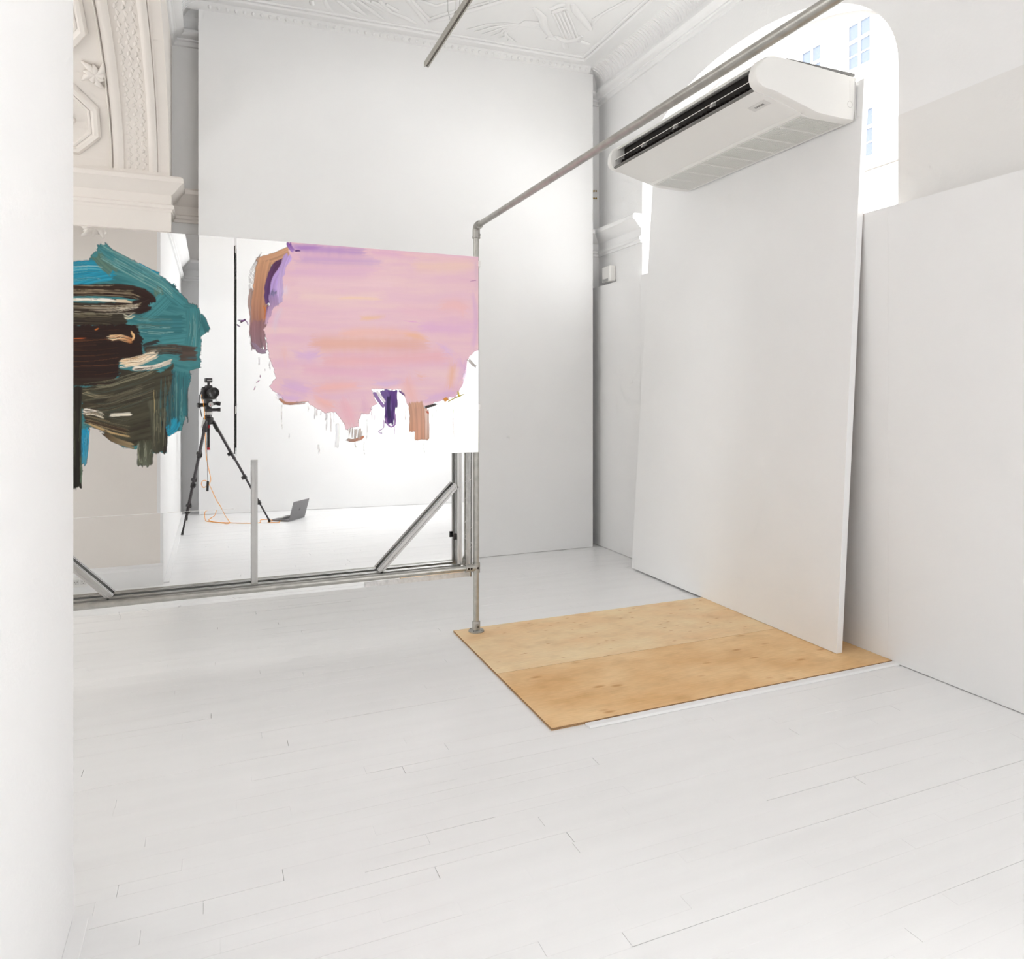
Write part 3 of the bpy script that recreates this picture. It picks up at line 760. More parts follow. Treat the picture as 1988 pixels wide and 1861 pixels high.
# ------------------------------------------------------------------ aluminium profile frame and mirror sheet behind
PS = .031
g_ = .004
def profile_poly(s_=PS):
    h = s_/2; a = .0042; d = .006; b = .008
    P = []
    for k in range(4):
        seg = [(h, -h), (h, -a), (h-.002, -a), (h-.002, -b), (h-d, -b), (h-d, b), (h-.002, b), (h-.002, a), (h, a)]
        seg = [(h,-h),(h,-a),(h-d,-a),(h-d,a),(h,a)]
        c, s2 = cos(k*pi/2), sin(k*pi/2); P += [(x*c-y*s2, x*s2+y*c) for x, y in seg]
    return P
def prof(p0, p1, name='upright', m='alu', par=None):
    p0, p1 = Vector(p0), Vector(p1); t = (p1-p0).normalized(); B = Vector((0,1,0)); A = B.cross(t).normalized()
    return MB().sweep(profile_poly(), [(p0, A, B), (p1, A, B)]).build(name, m, par)
YA = 4.115
af = thing('profile_frame', (0, YA, .38))
ZR = .40
XU = (1.363, .199, -1.22)
prof((PX-.085, YA, ZR), (PLX+.04, YA, ZR), 'bottom_rail', par=af)
for x in XU: prof((x, YA, ZR+PS/2), (x, YA, 2.235), 'upright', par=af)
prof((PX-.085, YA, 2.22-PS/2), (PLX+.04, YA, 2.22-PS/2), 'top_rail', par=af)
q0 = onY(735, 1111, YA); q1 = onY(891, 941, YA)
prof((q0[0]+.004, YA, ZR+PS/2), (1.363-PS/2, YA, q1[2]), 'brace', par=af)
q0 = onY(217, 1158, YA)
prof((q0[0]-.004, YA, ZR+PS/2), (q0[0]-.52, YA, ZR+PS/2+.52*1.03), 'brace', par=af)
MB().box((1.363-PS/2-.018, YA-.006, .565), (1.363-PS/2, YA+.006, .60)).build('corner_clip', 'black', af)
tag(af, 'slotted aluminium profile frame with diagonal braces in front of the mirror sheet', 'frame')

MXR, MZB = 1.451, .322
ms = thing('mirror_sheet', (0, YM+.003, MZB))
MB().box((-1.32, YM, MZB), (MXR, YM+.006, 2.225)).build('mirror', 'mirror', ms)
MB().box((MXR-.030, YM-.0012, MZB), (MXR-.004, YM, 2.2)).box((.80, YM-.0012, MZB), (MXR-.030, YM, MZB+.03)).build('film_residue', 'film', ms)
MB().box((MXR, YM-.0015, MZB-.001), (MXR+.006, YM+.0065, 2.225)).build('edge_strip', 'edge', ms)
# peeling flakes of film
fk = MB(); r2 = random.Random(5)
for i in range(16):
    if i < 8: p = (MXR-.03+r2.uniform(-.01, .02), YM-.002, r2.uniform(.45, 1.05))
    else: p = (r2.uniform(-.5, 1.2), YM-.002, MZB+r2.uniform(.0, .03))
    pts = [Vector(p)]
    for k in range(4): pts.append(pts[-1]+Vector((r2.uniform(-.012,.016), r2.uniform(-.005,.0), r2.uniform(.004,.018) if i < 8 else r2.uniform(-.012,.006))))
    fk.tube(pts, .0009, 5)
fk.build('film_flake', 'board', ms)
tag(ms, 'large bare mirror sheet behind the aluminium frame, reflecting tripod and laptop', 'mirror')

# ------------------------------------------------------------------ paint on the mirror panels
LAT = NR.rand(256, 256)
def vnoise(x, y):
    xi = np.floor(x).astype(int); yi = np.floor(y).astype(int); fx = x-xi; fy = y-yi
    fx = fx*fx*(3-2*fx); fy = fy*fy*(3-2*fy)
    a = LAT[xi & 255, yi & 255]; b = LAT[(xi+1) & 255, yi & 255]; c = LAT[xi & 255, (yi+1) & 255]; d = LAT[(xi+1) & 255, (yi+1) & 255]
    return (a*(1-fx)+b*fx)*(1-fy)+(c*(1-fx)+d*fx)*fy
def fbm(x, y, o=4):
    s_ = 0; a = .5; t = 0
    for k in range(o): s_ = s_+a*vnoise(x*2**k+17*k, y*2**k+31*k); t += a; a *= .55
    return s_/t
def sst(a, b, x): t = np.clip((x-a)/(b-a), 0, 1); return t*t*(3-2*t)
class Canvas:
    """paint sampled on the vertices of a fine sheet; strokes are written in reference coordinates"""
    def __init__(s, x0, x1, z0, z1, step):
        s.nx = int(round((x1-x0)/step))+1; s.nz = int(round((z1-z0)/step))+1
        s.X, s.Z = np.meshgrid(np.linspace(x0, x1, s.nx), np.linspace(z0, z1, s.nz))
        d = s.X*SN+YP*CS; s.U = CX+F*(s.X*CS-YP*SN)/d; s.V = VH-F*(s.Z-CAMH)/d
        s.C = np.zeros(s.X.shape+(3,)); s.A = np.zeros(s.X.shape)
    def over(s, m, col_, al):
        a0 = s.A[m]; out = al+a0*(1-al); w = np.where(out > 1e-4, al/np.maximum(out, 1e-4), 0)[..., None]
        s.C[m] = s.C[m]*(1-w)+col_*w; s.A[m] = out
    def blob(s, poly, c0, c1, op=1.0, jit=5, soft=1.5, ang=0.0, freq=(40, 7), seed=0.0, fine=.35):
        P = np.array(poly, float); x0, y0 = P.min(0)-jit-3; x1, y1 = P.max(0)+jit+3
        m = (s.U > x0) & (s.U < x1) & (s.V > y0) & (s.V < y1)
        if not m.any(): return
        u, v = s.U[m], s.V[m]
        ju = u+(fbm(u/9+seed, v/9)-.5)*jit*2+(vnoise(u/2.2, v/2.2+seed)-.5)*jit*.6; jv = v+(fbm(u/9+50, v/9+seed)-.5)*jit*2+(vnoise(u/2.2+9, v/2.2)-.5)*jit*.6
        ins = np.zeros(u.shape, bool); dist = np.full(u.shape, 1e9)
        for (ax, ay), (bx, by) in zip(P, np.roll(P, -1, 0)):
            cnd = ((ay > jv) != (by > jv)) & (ju < (bx-ax)*(jv-ay)/((by-ay) if by != ay else 1e-9)+ax); ins ^= cnd
            L2 = (bx-ax)**2+(by-ay)**2+1e-9; t = np.clip(((ju-ax)*(bx-ax)+(jv-ay)*(by-ay))/L2, 0, 1)
            dist = np.minimum(dist, np.hypot(ju-ax-t*(bx-ax), jv-ay-t*(by-ay)))
        sd = np.where(ins, dist, -dist); al = sst(-soft, soft, sd)*op
        ca, sa = cos(ang), sin(ang); p = u*ca+v*sa; q = -u*sa+v*ca
        n = fbm(p/freq[0]+seed, q/freq[1]+seed*1.3); n2 = vnoise(p/(freq[0]*1.2)+seed, q/1.6)
        n = np.clip((n-.5)*1.9+.5+(n2-.5)*fine, 0, 1)[..., None]
        cc = lin(c0)*(1-n)+lin(c1)*n
        s.over(m, cc, al)
    def stroke(s, pts, w, c0, c1=None, op=1.0, dry=0.0, streak=.6, rag=10, w1=None, seed=0.0, soft=.12, fade=0):
        """brush stroke along pts, width w -> w1; c0 -> c1 along its length; dry: share of bristle gaps"""
        c1 = c1 or c0; w1 = w1 or w
        P = np.array(pts, float); 
        if len(P) > 2:                                # Catmull-Rom resample
            Q = []; E = np.vstack([2*P[0]-P[1], P, 2*P[-1]-P[-2]])
            for i in range(1, len(E)-2):
                for t in np.linspace(0, 1, 9)[:-1]:
                    a, b, c, d = E[i-1:i+3]; Q.append(.5*((2*b)+(-a+c)*t+(2*a-5*b+4*c-d)*t*t+(-a+3*b-3*c+d)*t**3))
            Q.append(P[-1]); P = np.array(Q)
        mw = max(w, w1); x0, y0 = P.min(0)-mw-rag; x1, y1 = P.max(0)+mw+rag
        m = (s.U > x0) & (s.U < x1) & (s.V > y0) & (s.V < y1)
        if not m.any(): return
        u, v = s.U[m], s.V[m]; best = np.full(u.shape, 1e9); S_ = np.zeros(u.shape); Dl = np.zeros(u.shape); acc = 0; n = len(P)
        for i in range(n-1):
            a, b = P[i], P[i+1]; L = np.hypot(*(b-a))+1e-9; tx, ty = (b-a)/L
            t = (u-a[0])*tx+(v-a[1])*ty
            tc = np.clip(t, -rag if i == 0 else 0, L+(rag if i == n-2 else 0))
            lat = -(u-a[0])*ty+(v-a[1])*tx; d = np.hypot(t-tc, lat); k = d < best
            best[k] = d[k]; S_[k] = acc+tc[k]; Dl[k] = np.where(t[k] == tc[k], lat[k], np.sign(lat[k])*d[k]); acc += L
        fr = np.clip(S_/acc, 0, 1); hw = (w+(w1-w)*fr)/2; q = Dl/hw
        br = vnoise(Dl/1.7+seed*7+100, S_/70+seed)*.65+vnoise(Dl/4.5+seed*3+60, S_/110+seed)*.35
        ed = 1+.16*(vnoise(S_/7+seed, q*0+seed)-.5)
        al = 1-sst(ed-soft*2, ed, np.abs(q)+0*S_)
        e0 = rag*(vnoise(Dl/2.3+seed*5+30, seed+q*0)-.25); e1 = rag*(vnoise(Dl/2.3+seed*9+80, seed+3+q*0)-.6)
        al = al*sst(-2, 2, S_-e0)*sst(-2, 2, acc+e1-S_)
        if fade: al = al*sst(-rag, fade, S_)*sst(-rag, fade, acc-S_)
        if dry: al = al*sst(dry-.18, dry+.12, br+.10*(1-fr)+.08*vnoise(Dl/1.3, S_/9+seed))
        nn = np.clip((br-.5)*streak*2, -.9, .9)[..., None]
        cc = lin(c0)*(1-fr[..., None])+lin(c1)*fr[..., None]; cc = np.clip(cc*(1+nn*.55)+np.maximum(nn, 0)*.02, 0, 1)
        s.over(m, cc, np.clip(al, 0, 1)*op)
    def build(s, name, m, parent, y, thr=.03):
        A = s.A; k = A > thr
        C = s.C; known = A > .25
        for _ in range(6):
            acc = np.zeros_like(C); cnt = np.zeros(A.shape)
            for dj, di in ((0,1),(0,-1),(1,0),(-1,0)):
                kk = np.roll(known, (dj, di), (0, 1)); acc += np.roll(C, (dj, di), (0, 1))*kk[..., None]; cnt += kk
            new = (~known) & (cnt > 0) & (A < .25); C[new] = acc[new]/cnt[new][:, None]; known = known | new
        fm = k[:-1,:-1] | k[1:,:-1] | k[:-1,1:] | k[1:,1:]
        used = np.zeros(A.shape, bool); used[:-1,:-1] |= fm; used[1:,:-1] |= fm; used[:-1,1:] |= fm; used[1:,1:] |= fm
        idx = np.cumsum(used.ravel()).reshape(A.shape)-1
        nv = int(used.sum()); co = np.zeros((nv, 3)); co[:, 0] = s.X[used]; co[:, 1] = y; co[:, 2] = s.Z[used]
        J, I = np.nonzero(fm); fs = np.stack([idx[J,I], idx[J,I+1], idx[J+1,I+1], idx[J+1,I]], 1).astype(np.int32)
        me = bpy.data.meshes.new(name); me.vertices.add(nv); me.vertices.foreach_set('co', co.ravel())
        me.loops.add(fs.size); me.loops.foreach_set('vertex_index', fs.ravel()); me.polygons.add(len(fs))
        me.polygons.foreach_set('loop_start', np.arange(0, fs.size, 4, dtype=np.int32))
        try: me.polygons.foreach_set('loop_total', np.full(len(fs), 4, np.int32))
        except Exception: pass
        me.update(calc_edges=True)
        at = me.attributes.new('paint', 'FLOAT_COLOR', 'POINT')
        at.data.foreach_set('color', np.concatenate([s.C[used], A[used][:, None]], 1).astype(np.float32).ravel())
        me.materials.append(m); o = bpy.data.objects.new(name, me); col.objects.link(o); attach(o, parent); return o
def paint_mat():
    m = bpy.data.materials.new('brushed_paint'); m.use_nodes = True; nt = m.node_tree; b = nt.nodes['Principled BSDF']
    a = nt.nodes.new('ShaderNodeAttribute'); a.attribute_name = 'paint'
    nt.links.new(a.outputs['Color'], b.inputs['Base Color']); nt.links.new(a.outputs['Alpha'], b.inputs['Alpha'])
    b.inputs['Roughness'].default_value = .42; b.inputs['Specular IOR Level'].default_value = .35
    return m
PM = paint_mat()

# left panel: teal and near-black brown
def T(*p): return [(130+x/3.58, 440+y/3.58) for x, y in p]
PLX0, PLX1, PLZ0, PTOP = -1.245, .092, .845, 2.257
pa_ = thing('painted_mirror', ((PLX0+PLX1)/2, YP, PLZ0))
c = Canvas(-1.12, .085, .86, 2.20, .0026)
tone = dict(teal=(62, 130, 136), teal2=(48, 112, 120), blue=(26, 140, 170), deep=(36, 84, 92), brown=(40, 18, 11), black=(20, 13, 10), olive=(64, 62, 48), olive2=(48, 42, 31), green=(84, 116, 104), umber=(70, 50, 34))
out = T((-230,330),(-120,290),(45,270),(110,248),(160,232),(165,200),(205,165),(215,125),(235,118),(262,142),(300,165),(340,172),(380,205),(420,225),(500,262),(560,290),(590,310),(640,310),(650,345),(690,370),(750,405),(770,440),(810,480),(830,530),(905,545),(915,590),(950,620),(970,670),(987,725),(935,750),(935,860),(920,970),(860,1000),(845,1100),(820,1210),(820,1340),(790,1410),(690,1450),(690,1570),(590,1570),(560,1560),(480,1540),(390,1530),(320,1480),(230,1400),(165,1385),(120,1450),(100,1700),(40,1720),(-240,1690),(-330,1300),(-260,900),(-310,560))
c.blob(out, tone['teal2'], (72, 138, 142), jit=4, ang=.25, freq=(50, 6), seed=2)
for a, w, k, d in ((T((-100,330),(150,300),(330,300)),150,'blue',.1), (T((-60,420),(200,350),(330,330)),90,'blue',.3), (T((480,275),(560,320),(640,350)),70,'blue',.1), (T((230,140),(330,230),(520,330),(660,400)),110,'teal',.12), (T((200,190),(260,260),(330,320)),90,'green',.35),
                   (T((640,400),(720,430),(760,440)),60,'deep',.2), (T((560,330),(700,440),(820,540)),80,'teal',.1), (T((620,420),(650,500),(640,560)),70,'green',.45), (T((480,640),(640,640),(810,640)),60,'teal2',.1), (T((510,720),(660,720),(812,720)),120,'teal2',.2),
                   (T((870,560),(880,700),(860,850)),110,'teal',.15), (T((930,620),(960,680),(980,730)),50,'teal2',.1), (T((640,800),(730,790),(830,780)),90,'teal',.2), (T((830,980),(880,970),(925,960)),50,'teal',.2), (T((800,1010),(790,1150),(790,1320)),110,'teal2',.25),
                   (T((700,1000),(720,1200),(730,1420)),120,'deep',.15), (T((760,1330),(740,1390),(690,1430)),80,'blue',.3), (T((700,480),(620,560),(520,640)),120,'teal',.15)):
    c.stroke(a, w/3.58, tone[k], dry=d, seed=len(a)+w*.13, rag=14)
# browns; the palest strokes paint in gaps that mirror the room
c.stroke(T((-240,450),(100,440),(420,440),(560,490),(585,540)), 90/3.58, tone['umber'], tone['brown'], seed=1.3, dry=.05)
c.stroke(T((-240,560),(200,575),(480,560),(580,530)), 110/3.58, tone['olive2'], tone['brown'], seed=2.2)
c.stroke(T((-240,470),(250,465),(500,490)), 40/3.58, tone['brown'], seed=7.7)
c.stroke(T((-200,508),(150,506),(300,512),(440,520)), 24/3.58, (240,232,222), (206,188,160), seed=4.1, dry=.42, rag=20)
c.stroke(T((150,565),(330,575),(450,560),(520,540)), 34/3.58, (150,134,112), (206,196,178), seed=5.1, dry=.45, rag=20)
c.stroke(T((-240,650),(150,640),(420,640)), 110/3.58, (62,48,36), tone['olive2'], seed=8.2, dry=.1)
c.stroke(T((390,620),(430,630),(470,610)), 30/3.58, (196,190,166), seed=3.9, dry=.5)
c.blob(T((-260,690),(300,680),(500,680),(520,780),(530,900),(370,930),(362,1020),(330,1060),(180,1100),(-260,1110)), tone['brown'], (30,14,9), jit=4, freq=(60,5), seed=4)
c.stroke(T((-240,720),(100,720),(280,740)), 70/3.58, (34,16,10), seed=1.1)
c.stroke(T((40,775),(130,775)), 10/3.58, (190,90,40), seed=2.1, dry=.5, rag=8)
c.stroke(T((190,720),(215,708)), 12/3.58, (200,110,50), seed=2.9, dry=.4, rag=4)
c.stroke(T((290,775),(370,770),(455,795)), 44/3.58, (238,206,160), (170,104,54), seed=6.3, dry=.42, rag=12)
c.stroke(T((445,730),(465,760),(455,785)), 18/3.58, (232,190,136), seed=6.9, dry=.3, rag=6)
c.stroke(T((530,870),(700,850),(900,870)), 80/3.58, (58,52,46), (74,60,52), seed=9.1, dry=.1)
c.stroke(T((780,900),(900,900)), 70/3.58, (84,70,62), seed=9.7, dry=.2)
c.stroke(T((520,830),(620,800),(640,800)), 30/3.58, (40,40,40), seed=3.7, dry=.3)
c.stroke(T((365,950),(500,930),(620,880)), 70/3.58, (222,196,160), (230,214,190), seed=6.1, dry=.46, rag=16)
c.stroke(T((450,985),(600,975),(740,930)), 34/3.58, (228,218,204), (206,196,180), seed=6.6, dry=.36, rag=16)
c.stroke(T((350,1020),(500,1040),(640,1030)), 80/3.58, tone['olive2'], tone['olive'], seed=3.1)
c.blob(T((100,1120),(340,1060),(640,1020),(740,950),(720,1100),(690,1250),(690,1560),(600,1570),(560,1500),(480,1530),(390,1520),(250,1390),(130,1350),(100,1250)), tone['olive2'], (74,71,56), jit=4, ang=-.25, freq=(60, 6), seed=6)
c.stroke(T((-200,1080),(200,1075),(330,1070)), 60/3.58, (44,30,20), seed=4.4)
c.stroke(T((110,1150),(230,1180),(330,1160)), 34/3.58, (150,138,108), (90,84,66), seed=4.8, dry=.55)
c.stroke(T((100,1230),(230,1260),(330,1200),(520,1120)), 60/3.58, (66,56,42), (84,80,64), seed=1.9, dry=.2)
c.stroke(T((110,1285),(190,1290),(250,1310)), 44/3.58, (236,226,210), (200,190,170), seed=5.9, dry=.38)
c.stroke(T((290,1310),(370,1305),(450,1300)), 26/3.58, (214,206,190), seed=5.5, dry=.42)
c.stroke(T((120,1340),(200,1370),(420,1420)), 40/3.58, (62,46,32), seed=5.2, dry=.3)
c.stroke(T((150,1370),(300,1430),(440,1460)), 18/3.58, (190,160,110), seed=2.6, dry=.6)
c.stroke(T((250,1420),(330,1480),(460,1525)), 44/3.58, (60,44,30), (150,130,96), seed=2.8, dry=.35)
c.stroke(T((610,1200),(630,1400),(640,1570)), 110/3.58, (80,80,64), (60,58,46), seed=7.3, rag=6)
c.stroke(T((540,1480),(545,1560),(540,1662)), 116/3.58, (70,70,54), (92,96,80), seed=7.9, rag=8, dry=.05)
c.stroke(T((500,1500),(500,1580),(520,1650)), 20/3.58, (150,150,130), seed=8.9, dry=.5)
c.stroke(T((605,1130),(608,1300)), 5/3.58, (190,170,120), seed=8.5, dry=.4)
c.stroke(T((665,1350),(685,1450),(680,1570)), 26/3.58, (34,26,20), seed=8.1)
c.stroke(T((130,1400),(125,1500),(110,1650)), 60/3.58, (24,150,190), (60,130,150), seed=8.3, dry=.3)
c.stroke(T((-120,1080),(-110,1500),(-110,1825)), 360/3.58, tone['black'], (22,20,14), seed=1.7, rag=8)
c.stroke(T((75,1100),(70,1500),(70,1815)), 70/3.58, (34,26,18), (26,24,16), seed=2.5, rag=6)
c.stroke(T((96,1600),(100,1700),(95,1780)), 12/3.58, (90,110,90), seed=2.7, dry=.5)
def marks(path, spread, n, cols, seed, w=(2, 7), op=(.35, .8), dry=.45):
    q = random.Random(seed)
    for i in range(n):
        o = q.uniform(-.5, .5)*spread; a = q.uniform(0, .35); b = q.uniform(.6, 1)
        P = [path[0]] + [tuple(path[k][j]+(path[k+1][j]-path[k][j])*t for j in (0, 1)) for k in range(len(path)-1) for t in (.5, 1)]
        P = P[int(a*(len(P)-1)):max(int(a*(len(P)-1))+2, int(b*(len(P)-1))+1)]
        c.stroke(T(*[(x+q.uniform(-4, 4), y+o+q.uniform(-6, 6)) for x, y in P]), q.uniform(*w)/3.58+.5, q.choice(cols), op=q.uniform(*op), dry=dry, seed=seed+i*.37, rag=8)
marks(((-150,450),(200,445),(450,455),(570,500)), 80, 22, [(30,18,12),(110,92,70),(66,50,36),(150,134,108)], 11)
marks(((-150,565),(250,575),(470,560),(560,535)), 80, 22, [(34,22,15),(120,104,82),(190,180,160),(60,50,38)], 12)
marks(((60,505),(250,506),(430,520)), 16, 8, [(250,246,240),(236,226,210),(60,46,34)], 13, op=(.5,.95))  # palest marks belong to the painted-in mirror gap
marks(((-150,640),(200,640),(430,650)), 80, 22, [(30,20,14),(88,78,60),(120,112,90)], 14)
marks(((-150,880),(200,870),(520,840)), 330, 34, [(22,10,7),(62,34,20),(92,52,26),(34,18,11)], 15, op=(.3,.7))
marks(((280,785),(380,775),(460,795)), 50, 10, [(40,18,10),(226,180,120),(150,84,40),(250,226,190)], 16, op=(.5,.9))
marks(((365,955),(500,930),(615,890)), 56, 16, [(60,40,26),(246,232,210),(120,92,64),(196,160,120)], 17, op=(.5,.9))
marks(((460,985),(600,972),(735,935)), 24, 8, [(50,40,30),(240,232,220),(110,100,84)], 18, op=(.5,.9))
marks(((540,860),(700,850),(900,870)), 80, 20, [(40,34,28),(110,96,80),(70,100,98)], 19)
marks(((110,1200),(300,1180),(520,1110),(690,1050)), 240, 44, [(48,42,32),(100,98,80),(126,120,96),(66,72,62)], 20)
marks(((120,1320),(300,1370),(560,1440)), 150, 30, [(44,34,24),(98,92,72),(160,140,104),(60,66,56)], 21)
marks(((110,1285),(190,1290),(250,1308)), 30, 8, [(60,46,34),(246,240,228),(150,130,104)], 22, op=(.5,.9))
marks(((230,170),(420,270),(650,400),(820,540)), 110, 40, [(60,116,122),(118,166,164),(96,150,150),(44,104,112),(140,182,176)], 23)
marks(((480,680),(650,690),(810,690)), 150, 26, [(58,112,114),(116,160,156),(80,104,96)], 24)
marks(((-100,330),(150,310),(330,320)), 130, 26, [(30,120,150),(90,168,180),(60,130,140),(150,190,190)], 25)
def vmarks(x0, x1, y0, y1, n, cols, seed):
    q = random.Random(seed)
    for i in range(n):
        x = q.uniform(x0, x1); a = q.uniform(y0, y0+(y1-y0)*.4); b = q.uniform(y0+(y1-y0)*.5, y1)
        c.stroke(T((x, a), (x+q.uniform(-8, 8), (a+b)/2), (x+q.uniform(-10, 6), b)), q.uniform(2, 6)/3.58+.5, q.choice(cols), op=q.uniform(.3, .7), dry=.45, seed=seed+i*.41, rag=8)
vmarks(850, 920, 560, 850, 20, [(60,112,116),(120,166,162),(44,96,104)], 31)
vmarks(740, 840, 1000, 1380, 24, [(60,108,112),(108,156,152),(40,80,84)], 32)
vmarks(620, 740, 1000, 1440, 28, [(60,66,58),(60,100,100),(96,100,84)], 33)
vmarks(590, 690, 1250, 1560, 20, [(52,48,38),(104,102,84),(130,126,100)], 34)
vmarks(490, 592, 1490, 1655, 18, [(48,46,36),(110,112,92),(150,150,130)], 35)
vmarks(45, 100, 1110, 1800, 16, [(18,14,10),(52,48,34),(80,84,64)], 36)
vmarks(105, 150, 1400, 1600, 10, [(20,140,184),(90,170,196),(40,90,100)], 37)
c.build('paint', PM, pa_, YP-.0016)
MB().box((PLX0, YP, PLZ0), (PLX1, YP+.004, PTOP)).build('mirror_plate', 'mirror', pa_)
MB().box((PLX1, YP-.001, 1.13), (PLX1+.0055, YP+.02, 2.215)).build('edge_strip', 'edge_dark', pa_)  # black strip standing in for the dark gap between the panels
MB().box((PLX1-.001, YP-.0014, PLZ0-.0014), (PLX0, YP+.004, PLZ0)).build('bottom_edge', 'ac', pa_)
for z in (2.2, 1.36): MB().box((PLX1-.03, YP+.004, z-.02), (PLX1+.012, YP+.094, z+.02)).build('standoff', 'silver', pa_)
tag(pa_, 'mirror panel painted with teal and near-black brown brushwork beside the left wall', 'painting')

# right panel: pink and lilac
def S(*p): return [(440+x/3.823, 450+y/3.823) for x, y in p]
pb_ = thing('painted_mirror', (.77, YP, 1.097))
PRX0, PRX1, PRZ0 = .1055, 1.4465, 1.0965
c = Canvas(PRX0+.001, PRX1-.0005, PRZ0+.002, PTOP-.0005, .0026)
# drips first, under the body
r3 = random.Random(21)
for x, y0_, y1_, w, cc in [(410,1280,1460,5,(200,194,188)),(240,930,990,10,(196,180,186)),(320,960,1020,9,(180,170,175)),(605,1290,1330,6,(200,190,190)),(655,1300,1390,8,(150,140,150)),(672,1310,1370,10,(190,176,180)),(700,1330,1360,7,(120,100,120)),(735,1340,1400,9,(190,180,186)),(745,1350,1470,9,(170,160,165)),(770,1340,1480,9,(190,180,180)),(795,1340,1420,8,(180,170,172)),(1080,1300,1390,8,(200,180,196)),(1100,1310,1400,6,(190,170,186)),(1040,1390,1540,4,(180,172,170)),(1020,1550,1650,4,(200,196,192)),(955,1550,1600,8,(200,190,186)),(1325,1320,1400,6,(200,180,176)),(1530,1330,1390,7,(180,190,180)),(1560,1310,1350,7,(190,186,180)),(1605,1300,1330,6,(196,196,180)),(1685,1250,1350,8,(206,214,190)),(1720,1250,1280,6,(200,210,190)),(1680,1380,1520,12,(234,228,226)),(1465,1560,1640,7,(196,194,196)),(1250,1440,1500,8,(200,180,206)),(820,1420,1600,30,(226,228,236)),(680,1580,1640,14,(234,232,232)),(465,1490,1530,4,(190,180,186)),(1150,1480,1500,6,(190,180,200))]:
    c.stroke(S((x,y0_),(x+r3.uniform(-4,4),(y0_+y1_)/2),(x+r3.uniform(-6,6),y1_)), w/3.823+.4, tuple(q+20 for q in cc), op=.36, rag=3, seed=x*.01)
# brown arc on the left and dark purple strokes
c.stroke(S((190,420),(175,520),(190,640),(185,780)), 40/3.823, (170,140,128), (150,120,124), dry=.62, seed=1.2, op=.8)
c.stroke(S((500,130),(380,185),(290,215),(225,235)), 90/3.823, (204,156,122), (202,152,118), seed=2.3, rag=8)
c.stroke(S((290,200),(265,300),(250,430),(240,560),(240,700)), 122/3.823, (204,154,118), (176,120,96), seed=3.1, dry=.12)
c.stroke(S((215,480),(210,600),(225,760)), 60/3.823, (190,138,108), (150,104,100), seed=3.7, dry=.45)
c.stroke(S((235,640),(230,760),(242,880)), 128/3.823, (150,106,108), (150,118,130), seed=4.2, dry=.3, rag=14)
c.stroke(S((190,820),(250,885),(300,885)), 36/3.823, (150,128,148), seed=4.9, dry=.35)
c.stroke(S((285,540),(300,600),(290,650)), 40/3.823, (196,116,64), seed=4.6, dry=.35)
c.stroke(S((430,225),(375,260),(340,330),(316,440),(324,540)), 84/3.823, (92,46,84), (84,52,110), seed=5.1, dry=.05)
c.stroke(S((330,540),(320,590),(312,640)), 62/3.823, (96,66,104), (160,120,150), seed=5.7, dry=.2)
c.stroke(S((450,230),(400,300),(360,380),(350,480)), 70/3.823, (186,152,214), (176,150,206), seed=5.9, dry=.2)
c.stroke(S((370,430),(350,470),(360,520)), 60/3.823, (104,96,128), (150,140,190), seed=6.3, dry=.35)
c.stroke(S((470,170),(440,240),(420,330),(400,540)), 84/3.823, (196,164,222), (206,180,222), seed=6.8, dry=.15)
c.stroke(S((345,470),(352,540),(330,610),(318,680)), 76/3.823, (168,140,190), (198,160,186), seed=7.1, dry=.1)
# body of the pink
body = S((450,72),(470,100),(462,150),(478,200),(440,260),(420,340),(420,420),(410,520),(350,560),(318,640),(300,680),(278,735),(300,830),(312,900),(328,960),(350,1020),(366,1090),(315,1150),(380,1200),(415,1230),(420,1275),(500,1268),(600,1258),(640,1290),(680,1312),(730,1345),(810,1332),(832,1372),(870,1412),(890,1470),(930,1450),(975,1442),(982,1400),(1000,1352),(1060,1350),(1070,1300),(1118,1280),(1100,1230),(1076,1168),(1180,1166),(1290,1166),(1312,1204),(1350,1292),(1440,1312),(1500,1290),(1590,1250),(1690,1222),(1722,1190),(1757,1120),(1755,1050),(1780,1000),(1800,930),(1862,872),(1900,800),(1900,140),(1866,184))
body[-3:] = [(932, 690), (934, 470), (760, 440)]
c.blob(body, (234,192,210), (241,206,210), jit=3, freq=(110, 16), seed=3, soft=1.2, fine=.10)
def pale(cc): return tuple(min(250, q+d) for q, d in zip(cc, (7, 3, 4)))
def wash(pts, w, cc, op, seed, dry=.3, **k):
    pale_ = (lambda q: q) if (cc[2] > 204 and cc[1] < 182) or cc[2] < 165 else pale
    c.stroke(S(*pts), w/3.823*1.5, pale_(cc), op=op*.66, seed=seed, rag=30, soft=.5, streak=.10, fade=34, **k)
    c.stroke(S(*pts), w/3.823*.8, pale_(cc), op=op*.5, dry=.42, seed=seed+.3, rag=34, soft=.45, streak=.10, fade=24, **k)
wash(((470,110),(700,130),(1050,150)), 90, (188,146,206), .95, 1.1, .15)
wash(((460,100),(560,120),(700,110)), 50, (170,128,196), .9, 1.4, .3)
wash(((480,200),(800,215),(1150,225)), 90, (206,166,212), .8, 1.7, .2)
wash(((430,290),(700,300),(1100,300)), 110, (224,186,212), .7, 1.9, .2)
wash(((1050,140),(1300,170),(1450,190)), 90, (228,178,208), .8, 2.1)
wash(((1380,180),(1395,210)), 70, (208,170,210), .8, 2.4, .4)
wash(((1350,250),(1550,260),(1850,240)), 110, (236,204,190), .8, 2.6)
wash(((1250,160),(1550,190),(1850,220)), 60, (234,198,200), .8, 2.8)
wash(((480,370),(800,380),(1250,390)), 100, (236,206,212), .7, 3.1)
wash(((500,470),(850,490),(1150,490)), 80, (238,212,206), .7, 3.4)
